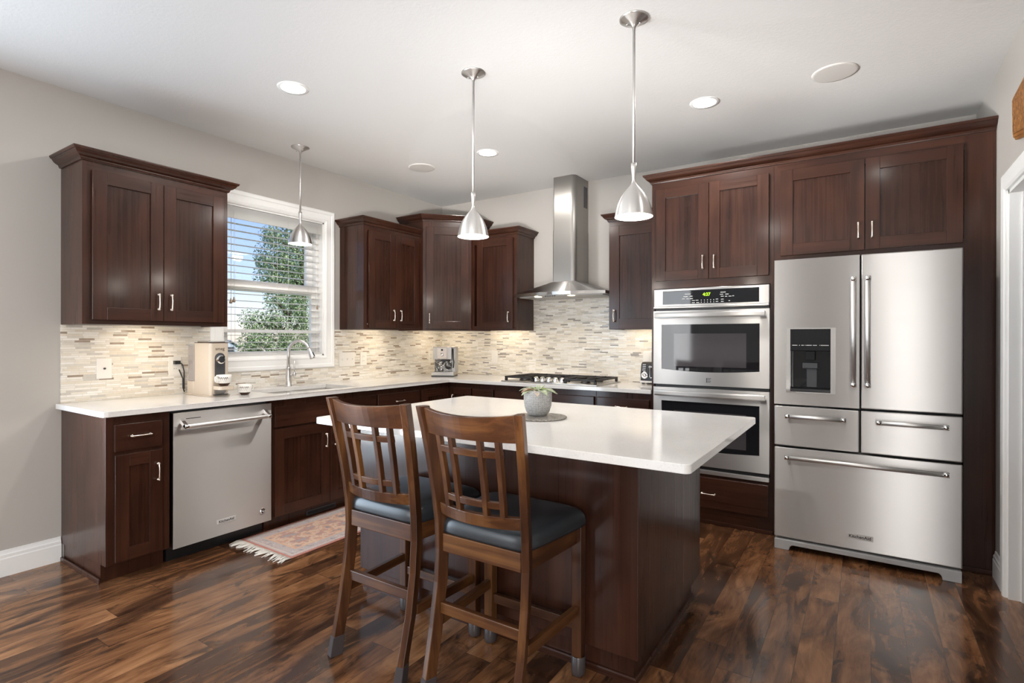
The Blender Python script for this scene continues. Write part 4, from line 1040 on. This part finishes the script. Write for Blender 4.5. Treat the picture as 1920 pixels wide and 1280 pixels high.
# espresso machine, turned to the room
F45 = Frame((.335, -.345, 0), (math.cos(math.radians(28)), math.sin(math.radians(28)), 0), (math.sin(math.radians(28)), -math.cos(math.radians(28)), 0))
c = thing('espresso_machine', (.335, -.345, .914), 'small steel espresso machine standing in the counter corner', 'espresso machine')
m = MB(); m.fbox(F45, -.115, .115, -.10, .11, .9146, .924, BLACK); m.fbox(F45, -.113, .113, -.10, .108, .924, .958, STEEL); m.build('drip_base', c, .003)
m = MB(); m.fbox(F45, -.105, .090, -.10, .0, .958, 1.085, CHRREFL); m.fbox(F45, -.105, .085, -.10, .072, 1.085, 1.205, STEEL); m.fbox(F45, -.060, .040, .072, .080, 1.090, 1.200, SATIN); m.fbox(F45, -.107, .118, -.10, .074, 1.205, 1.212, SATIN)
bd = m.build('body', c, .003)
m = MB(); m.fbox(F45, .086, .118, -.10, .050, .958, 1.205, APPG); m.build('side_tank', c, .004)
m = MB(); m.fbox(F45, -.03, .030, .01, .05, 1.065, 1.085, BLACK); m.tube([F45(.095, .055, 1.19), F45(.100, .062, 1.09), F45(.108, .07, 1.06), F45(.100, .065, 1.0)], .006, BLACK, 8); m.build('steam_wand', c)
m = MB(); a = Vector(F45(-.010, .080, 1.180)); b = Vector(F45(-.010, .088, 1.180)); m.cyl(a, b, .010, BLACK, 16); m.cyl(F45(-.010, .080, 1.130), F45(-.010, .092, 1.130), .016, CHROME, 20); m.build('dial', bd)
# toaster
c = thing('toaster', (2.45, -.10, .914), 'black and chrome toaster against the oven tower on the range counter', 'toaster')
m = MB(); TP = [(-.17, .945), (-.172, 1.00), (-.155, 1.085), (-.13, 1.098), (-.06, 1.098), (-.035, 1.085), (-.02, 1.00), (-.022, .945)]
m.prism(TP, 2.335, 2.575, BLACK, lambda p, h: (h, p[0], p[1])); m.build('body', c, .006, 3)
m = MB(); m.box(2.328, 2.580, -.176, -.017, .926, .945, CHROME); m.build('base_band', c, .003)
m = MB()
for x in (2.345, 2.545):
    for y in (-.165, -.045): m.box(x, x + .02, y, y + .02, .9145, .926, BLACK)
m.build('foot', c)
m = MB(); R90X = Matrix.Rotation(PI / 2, 3, 'X'); m.lathe([(.030, 0), (.030, .008), (.019, .009), (.017, .004), (.016, .012), (0, .012)], (2.372, -.171, .990), CHROME, 24, R90X); m.build('browning_dial', c)
m = MB()
m.tube([(2.418, -.173, 1.07), (2.418, -.176, .975), (2.428, -.176, .968), (2.438, -.176, .975), (2.438, -.173, 1.07)], .004, CHROME, 8); m.box(2.412, 2.45, -.19, -.165, 1.055, 1.068, CHROME)
for k in range(4): m.box(2.352, 2.380, -.1735 + k * .003, -.158 + k * .003, 1.030 + k * .015, 1.036 + k * .015, CHROME)
m.build('lever', c)

# plant, tray
PX, PY = 2.578, -2.288
t = NT('pewter_tray'); v = t.coord(); vo = t.n('TexVoronoi'); t.l(v, vo.inputs[0]); vo.inputs['Scale'].default_value = 130
n = t.noise(v, 14, 3); t.pr(t.mix(t.rng(vo.outputs[0], .2, .7, 0, .7), t.ramp(n, [(.3, (.34, .31, .27)), (.7, (.60, .57, .52))]), (.10, .085, .07)), .36, .5, normal=t.bump(vo.outputs[0], .7, .004)); TRAYM = t.m
m = MB(); m.lathe([(0, 0), (.130, 0), (.134, .003), (.134, .006), (.128, .0065), (0, .0065)], (2.602, -2.318, .9145), TRAYM, 64)
tag(m.build('trivet'), 'round hammered pewter trivet on the island top under the planter', 'trivet')
t = NT('embossed_ceramic'); v = t.coord()
x_, y_, z_ = t.sep(v); ang = t.math('ARCTAN2', y_, x_)
uv = t.comb(t.math('MULTIPLY', ang, 6.2), t.math('MULTIPLY', z_, 95), 0)
vo = t.n('TexVoronoi', voronoi_dimensions='2D'); t.l(uv, vo.inputs[0]); vo.inputs['Scale'].default_value = 1.0; vo.inputs['Randomness'].default_value = .45
rg = t.math('ABSOLUTE', t.math('SUBTRACT', vo.outputs[0], .30)); rim = t.rng(rg, .05, .13, 1, 0)
t.pr(t.mix(rim, (.34, .335, .33), (.62, .61, .59)), .32, normal=t.bump(rim, .6, .003)); POTM = t.m
p = thing('succulent_planter', (PX, PY, .921), 'small succulent in a round grey embossed pot on the trivet', 'plant')
m = MB(); m.lathe([(0, 0), (.040, 0), (.046, .003), (.058, .020), (.066, .045), (.069, .075), (.069, .118), (.067, .121), (.062, .121), (.062, .105)], (PX, PY, .9215), POTM, 56); m.build('pot', p)
t = NT('dark_soil'); v = t.coord(); n = t.noise(v, 160, 3); t.pr(t.ramp(n, [(.3, (.02, .013, .03)), (.7, (.10, .055, .03))]), .9, normal=t.bump(n, 1, .01)); SOIL = t.m
m = MB(); m.lathe([(0, .113), (.063, .110)], (PX, PY, .9215), SOIL, 32); m.build('soil', p)
def leafmat(name, a, b):
    t = NT(name); v = t.coord(); n = t.noise(v, 40, 2); t.pr(t.ramp(n, [(.35, a), (.65, b)]), .45); return t.m
LFS = [leafmat('pale_green_leaf', (.30, .36, .22), (.46, .50, .34)), leafmat('grey_pink_leaf', (.42, .33, .26), (.50, .46, .36)), leafmat('bright_leaf', (.22, .40, .03), (.40, .55, .08)), leafmat('coppery_leaf', (.25, .12, .07), (.36, .22, .13))]
m = MB()
def leaf(c, az, tilt, L, w, mat, curl=.3):
    d = Vector((math.cos(az), math.sin(az), 0)); s_ = Vector((-math.sin(az), math.cos(az), 0)); c = Vector(c); N = 6; vs = []; fs = []
    for k in range(N + 1):
        q = k / N; wd_ = w * math.sin(PI * (.12 + .86 * q)) ** .8; hh = L * q
        base = c + d * (hh * math.cos(tilt - curl * q)) + Vector((0, 0, 1)) * (hh * math.sin(tilt - curl * 1.6 * q))
        th = .0045 * math.sin(PI * (.1 + .85 * q))
        for a, b in ((-1, .35), (-.45, 0), (.45, 0), (1, .35)): vs.append(tuple(base + s_ * wd_ * a + Vector((0, 0, wd_ * b * .8))))
        for a in (.45, -.45): vs.append(tuple(base + s_ * wd_ * a * 1.2 - Vector((0, 0, th))))
    for k in range(N):
        for j in range(6): fs.append((k * 6 + j, k * 6 + (j + 1) % 6, k * 6 + 6 + (j + 1) % 6, k * 6 + 6 + j))
    fs += [tuple(range(6))[::-1], tuple(range(N * 6, N * 6 + 6))]
    m.faces(vs, fs, mat, True)
random.seed(12)
top = .9215 + .112
for k in range(11):
    az = k * 2 * PI / 11 + random.uniform(-.2, .2)
    leaf((PX + .012 * math.cos(az), PY + .012 * math.sin(az), top), az, random.uniform(.50, .70), random.uniform(.080, .104), random.uniform(.017, .023), LFS[[0, 1, 0, 3, 0, 1, 0, 3, 0, 1, 0][k]], .42)
for k in range(7):
    az = k * .9 + .3; leaf((PX, PY, top), az, random.uniform(.75, 1.1), random.uniform(.045, .062), .010, LFS[[2, 0, 0, 2, 0, 1, 0][k]], .3)
m.build('foliage', p)

# ================================================================== RUG
t = NT('faded_oriental_weave'); v = t.scale(t.coord(), (1, 1, 1), (.84, -1.84, 0)); x, y, z = t.sep(v)
RX, RXX, RY, RYY = .575, 1.105, -2.632, -1.05
ex = t.math('MINIMUM', t.math('SUBTRACT', x, RX), t.math('SUBTRACT', RXX, x)); ey = t.math('MINIMUM', t.math('SUBTRACT', y, RY), t.math('SUBTRACT', RYY, y)); e = t.math('MINIMUM', ex, ey)
n1 = t.noise(v, 26, 4, .7); n2 = t.noise(v, 60, 3, .7)
vo = t.n('TexVoronoi', distance='MANHATTAN'); t.l(t.scale(v, (8.5, 5.5, 1)), vo.inputs[0]); vo.inputs['Scale'].default_value = 1.0; vo.inputs['Randomness'].default_value = .3
field = t.ramp(t.math('ADD', t.math('MULTIPLY', vo.outputs[0], .42), t.math('MULTIPLY', n1, .75)), [(.28, (.26, .15, .11)), (.40, (.22, .23, .26)), (.50, (.58, .30, .19)), (.60, (.62, .47, .36)), (.72, (.42, .20, .16)), (.85, (.30, .30, .32))])
bord = t.ramp(n1, [(.36, (.25, .25, .30)), (.47, (.52, .40, .36)), (.55, (.34, .33, .37)), (.66, (.62, .54, .48))])
col = t.mix(t.math('GREATER_THAN', e, .105), bord, field)
ln = t.math('LESS_THAN', t.math('ABSOLUTE', t.math('SUBTRACT', e, .105)), .007); col = t.mix(ln, col, (.60, .36, .24))
ln = t.math('LESS_THAN', t.math('ABSOLUTE', t.math('SUBTRACT', e, .035)), .004); col = t.mix(ln, col, (.60, .50, .44))
col = t.mix(t.math('LESS_THAN', e, .018), col, (.42, .13, .095))
col = t.mix(t.math('MULTIPLY', n2, .35), col, (.66, .55, .48))
t.pr(col, .95, normal=t.bump(n2, .4, .003), Specular_IOR_Level=.1); RUGM = t.m
ru = thing('runner_rug', (.84, -1.84, 0), 'faded red and blue oriental runner rug with white fringe', 'rug')
m = MB(); m.box(RX, RXX, RY, RYY, .001, .007, RUGM); m.build('woven_field', ru, .002)
FR = simple('white_cotton_fringe', (.72, .68, .62), .9)
m = MB(); random.seed(5)
for k in range(46):
    x = RX + .004 + (RXX - RX - .008) * k / 45; L = random.uniform(.055, .095); sx = random.uniform(-.028, .028)
    m.tube([(x, RY + .002, .005), (x + sx * .2, RY - L * .35, .007), (x + sx * .7, RY - L * .7, .005), (x + sx, RY - L, .004)], [.0032, .0042, .0035, .002], FR, 6)
fo = m.build('fringe', ru); fo['kind'] = 'stuff'

# ================================================================== CARVED PLAQUE
t = NT('carved_golden_oak'); v = t.coord(); n = t.noise(v, 26, 4, .65, 1.5); n3 = t.noise(v, 60, 2)
t.pr(t.ramp(n, [(.32, (.10, .032, .008)), (.50, (.32, .125, .026)), (.68, (.50, .24, .06))]), .5, normal=t.bump(t.math('ADD', n, t.math('MULTIPLY', n3, .3)), 1.0, .02)); CARV = t.m
t = NT('plain_golden_oak'); v = t.coord(); n = t.noise(t.scale(v, (8, 3, 30)), 1, 3); t.pr(t.ramp(n, [(.3, (.20, .07, .015)), (.7, (.40, .17, .04))]), .45); GOLD = t.m
pl_ = thing('carved_wood_plaque', (XR - .01, -1.65, 2.33), 'carved golden wood plaque on the right wall above the doorway', 'wall art')
base = [(-1.150, 2.432), (-1.165, 2.225), (-1.45, 2.165), (-1.85, 2.165), (-2.135, 2.225), (-2.15, 2.432), (-1.85, 2.455), (-1.45, 2.455)]
def shrink(P, f): 
    cx_ = sum(p[0] for p in P) / len(P); cz_ = sum(p[1] for p in P) / len(P)
    return [(cx_ + (p[0] - cx_) * (1 - f * .45), cz_ + (p[1] - cz_) * (1 - f * 1.7)) for p in P]
m = MB(); m.prism(base, XR - .0005, XR - .018, GOLD, lambda p, h: (h, p[0], p[1])); m.prism(shrink(base, .05), XR - .018, XR - .026, GOLD, lambda p, h: (h, p[0], p[1])); m.build('backboard', pl_, .004)
m = MB(); m.prism(shrink(base, .12), XR - .026, XR - .030, CARV, lambda p, h: (h, p[0], p[1])); m.build('carved_face', pl_, .002)

# ================================================================== OUTSIDE
t = NT('lawn'); v = t.coord(); n = t.noise(v, 3, 4); t.pr(t.ramp(n, [(.3, (.05, .10, .02)), (.7, (.12, .20, .05))]), .9); LAWN = t.m
m = MB(); m.box(-95, -.3, -60, 80, -3.2, -3.0, LAWN); o_ = m.build('ground'); struct(o_, 'green lawn outside the window', 'ground')
def leafm(name, a, b):
    t = NT(name); r_ = t.n('ObjectInfo'); v = t.coord(); n = t.noise(v, 7, 2)
    p = t.pr(t.ramp(n, [(.35, a), (.65, b)]), .5, Subsurface_Weight=0.0); return t.m
LA = leafm('tree_leaf_light', (.17, .29, .10), (.42, .54, .27)); LB = leafm('tree_leaf_dark', (.08, .15, .05), (.22, .32, .13)); LC = leafm('blossom_white', (.55, .53, .50), (.75, .72, .70))
BARK = simple('bark', (.09, .065, .05), .9)
def tree(name, x, y, z0, blobs, nleaf, size, mats, label, seed):
    random.seed(seed); T = thing(name, (x, y, z0), label, 'tree')
    m = MB(); m.tube([(x, y, z0), (x + .05, y, z0 + 1.5), (x, y + .05, blobs[0][2])], [.14, .11, .05], BARK, 10)
    for b in blobs: m.tube([(x, y, max(z0 + .6, b[2] - b[3] * 1.2)), (b[0], b[1], b[2])], [.05, .015], BARK, 6)
    m.build('trunk', T)
    m = MB(); vs = []; fs = {}
    tot = sum(b[3] ** 2 for b in blobs)
    k = 0; faces = {id(q): [] for q in mats}
    for b in blobs:
        for _ in range(int(nleaf * b[3] ** 2 / tot)):
            d = Vector((random.gauss(0, 1), random.gauss(0, 1), random.gauss(0, 1))).normalized()
            p = Vector(b[:3]) + d * b[3] * (random.random() ** .45) * Vector((1, 1, b[4])).length / 1.732
            n = (d + Vector((random.uniform(-1, 1), random.uniform(-1, 1), random.uniform(-.2, 1)))).normalized(); a = n.orthogonal().normalized(); a.rotate(Matrix.Rotation(random.uniform(0, 6.28), 3, n)); c = n.cross(a)
            s = size * random.uniform(.6, 1.3); mt = random.choices(mats, [6, 5, .5][:len(mats)])[0]
            i = len(vs); vs += [tuple(p - a * s), tuple(p + c * s * .42 + n * s * .1), tuple(p + a * s), tuple(p - c * s * .42 + n * s * .1)]; faces[id(mt)].append((i, i + 1, i + 2, i + 3))
    bv = [m.bm.verts.new(v_) for v_ in vs]
    for mt in mats:
        kk = m.mi(mt)
        for f in faces[id(mt)]:
            fc = m.bm.faces.new([bv[i] for i in f]); fc.material_index = kk
    m.build('foliage', T, recalc=False)
tree('garden_tree', -9.5, 5.0, -3, [(-9.5, 4.75, 4.2, .80, 1), (-9.5, 4.35, 3.5, .72, 1), (-9.7, 5.1, 3.2, .85, 1), (-9.4, 4.0, 2.95, .50, 1), (-9.4, 3.95, 4.05, .30, 1), (-9.6, 5.2, 4.9, .7, 1), (-9.5, 4.6, 2.6, .7, 1), (-9.4, 3.75, 3.35, .26, 1), (-9.5, 4.3, 4.6, .3, 1)], 19000, .034, [LA, LB], 'leafy green tree outside the upper window sash', 3)
tree('garden_tree', -8.5, 3.9, -3, [(-8.5, 3.25, .95, .55, 1), (-8.5, 3.8, 1.2, .75, 1), (-8.6, 4.5, 1.2, .85, 1), (-8.4, 3.4, .3, .7, 1), (-8.4, 4.2, .3, .9, 1), (-8.6, 3.05, 1.45, .30, 1), (-8.5, 4.3, 1.9, .5, 1), (-8.6, 3.6, 1.75, .42, 1), (-8.5, 3.0, 1.25, .42, 1), (-8.5, 3.3, 1.75, .36, 1), (-8.5, 2.95, .55, .45, 1), (-8.5, 4.0, 2.2, .4, 1), (-8.5, 2.85, 1.75, .30, 1), (-8.5, 3.5, 2.25, .30, 1), (-8.4, 2.7, 1.1, .30, 1)], 21000, .031, [LB, LA, LC], 'darker bushy tree behind the lower window sash', 8)
m = MB(); SID = simple('pale_siding', (.50, .56, .62), .7); ROOF = simple('grey_shingle', (.28, .30, .33), .8)
hs = thing('neighbour_house', (-62, 30, -3), 'distant pale gabled house at lower left of the window', 'house')
m.box(-66, -60, 20, 31.9, -3, .2, SID); m.prism([(29.6, .2), (32.1, .2), (30.95, .80)], -66, -60, SID, lambda p, h: (h, p[0], p[1])); m.build('walls', hs)
m = MB(); m.prism([(29.4, .18), (30.95, .98), (32.3, .18), (32.3, .30), (30.95, 1.10), (29.4, .30)], -66, -59.8, ROOF, lambda p, h: (h, p[0], p[1])); m.build('roof', hs)
m = MB()
for a in range(3):
    for b in range(2): m.box(-59.99, -59.9, 30.32 + a * .42, 30.66 + a * .42, -.42 + b * .36, -.12 + b * .36, DKGREY)
m.build('window', hs)
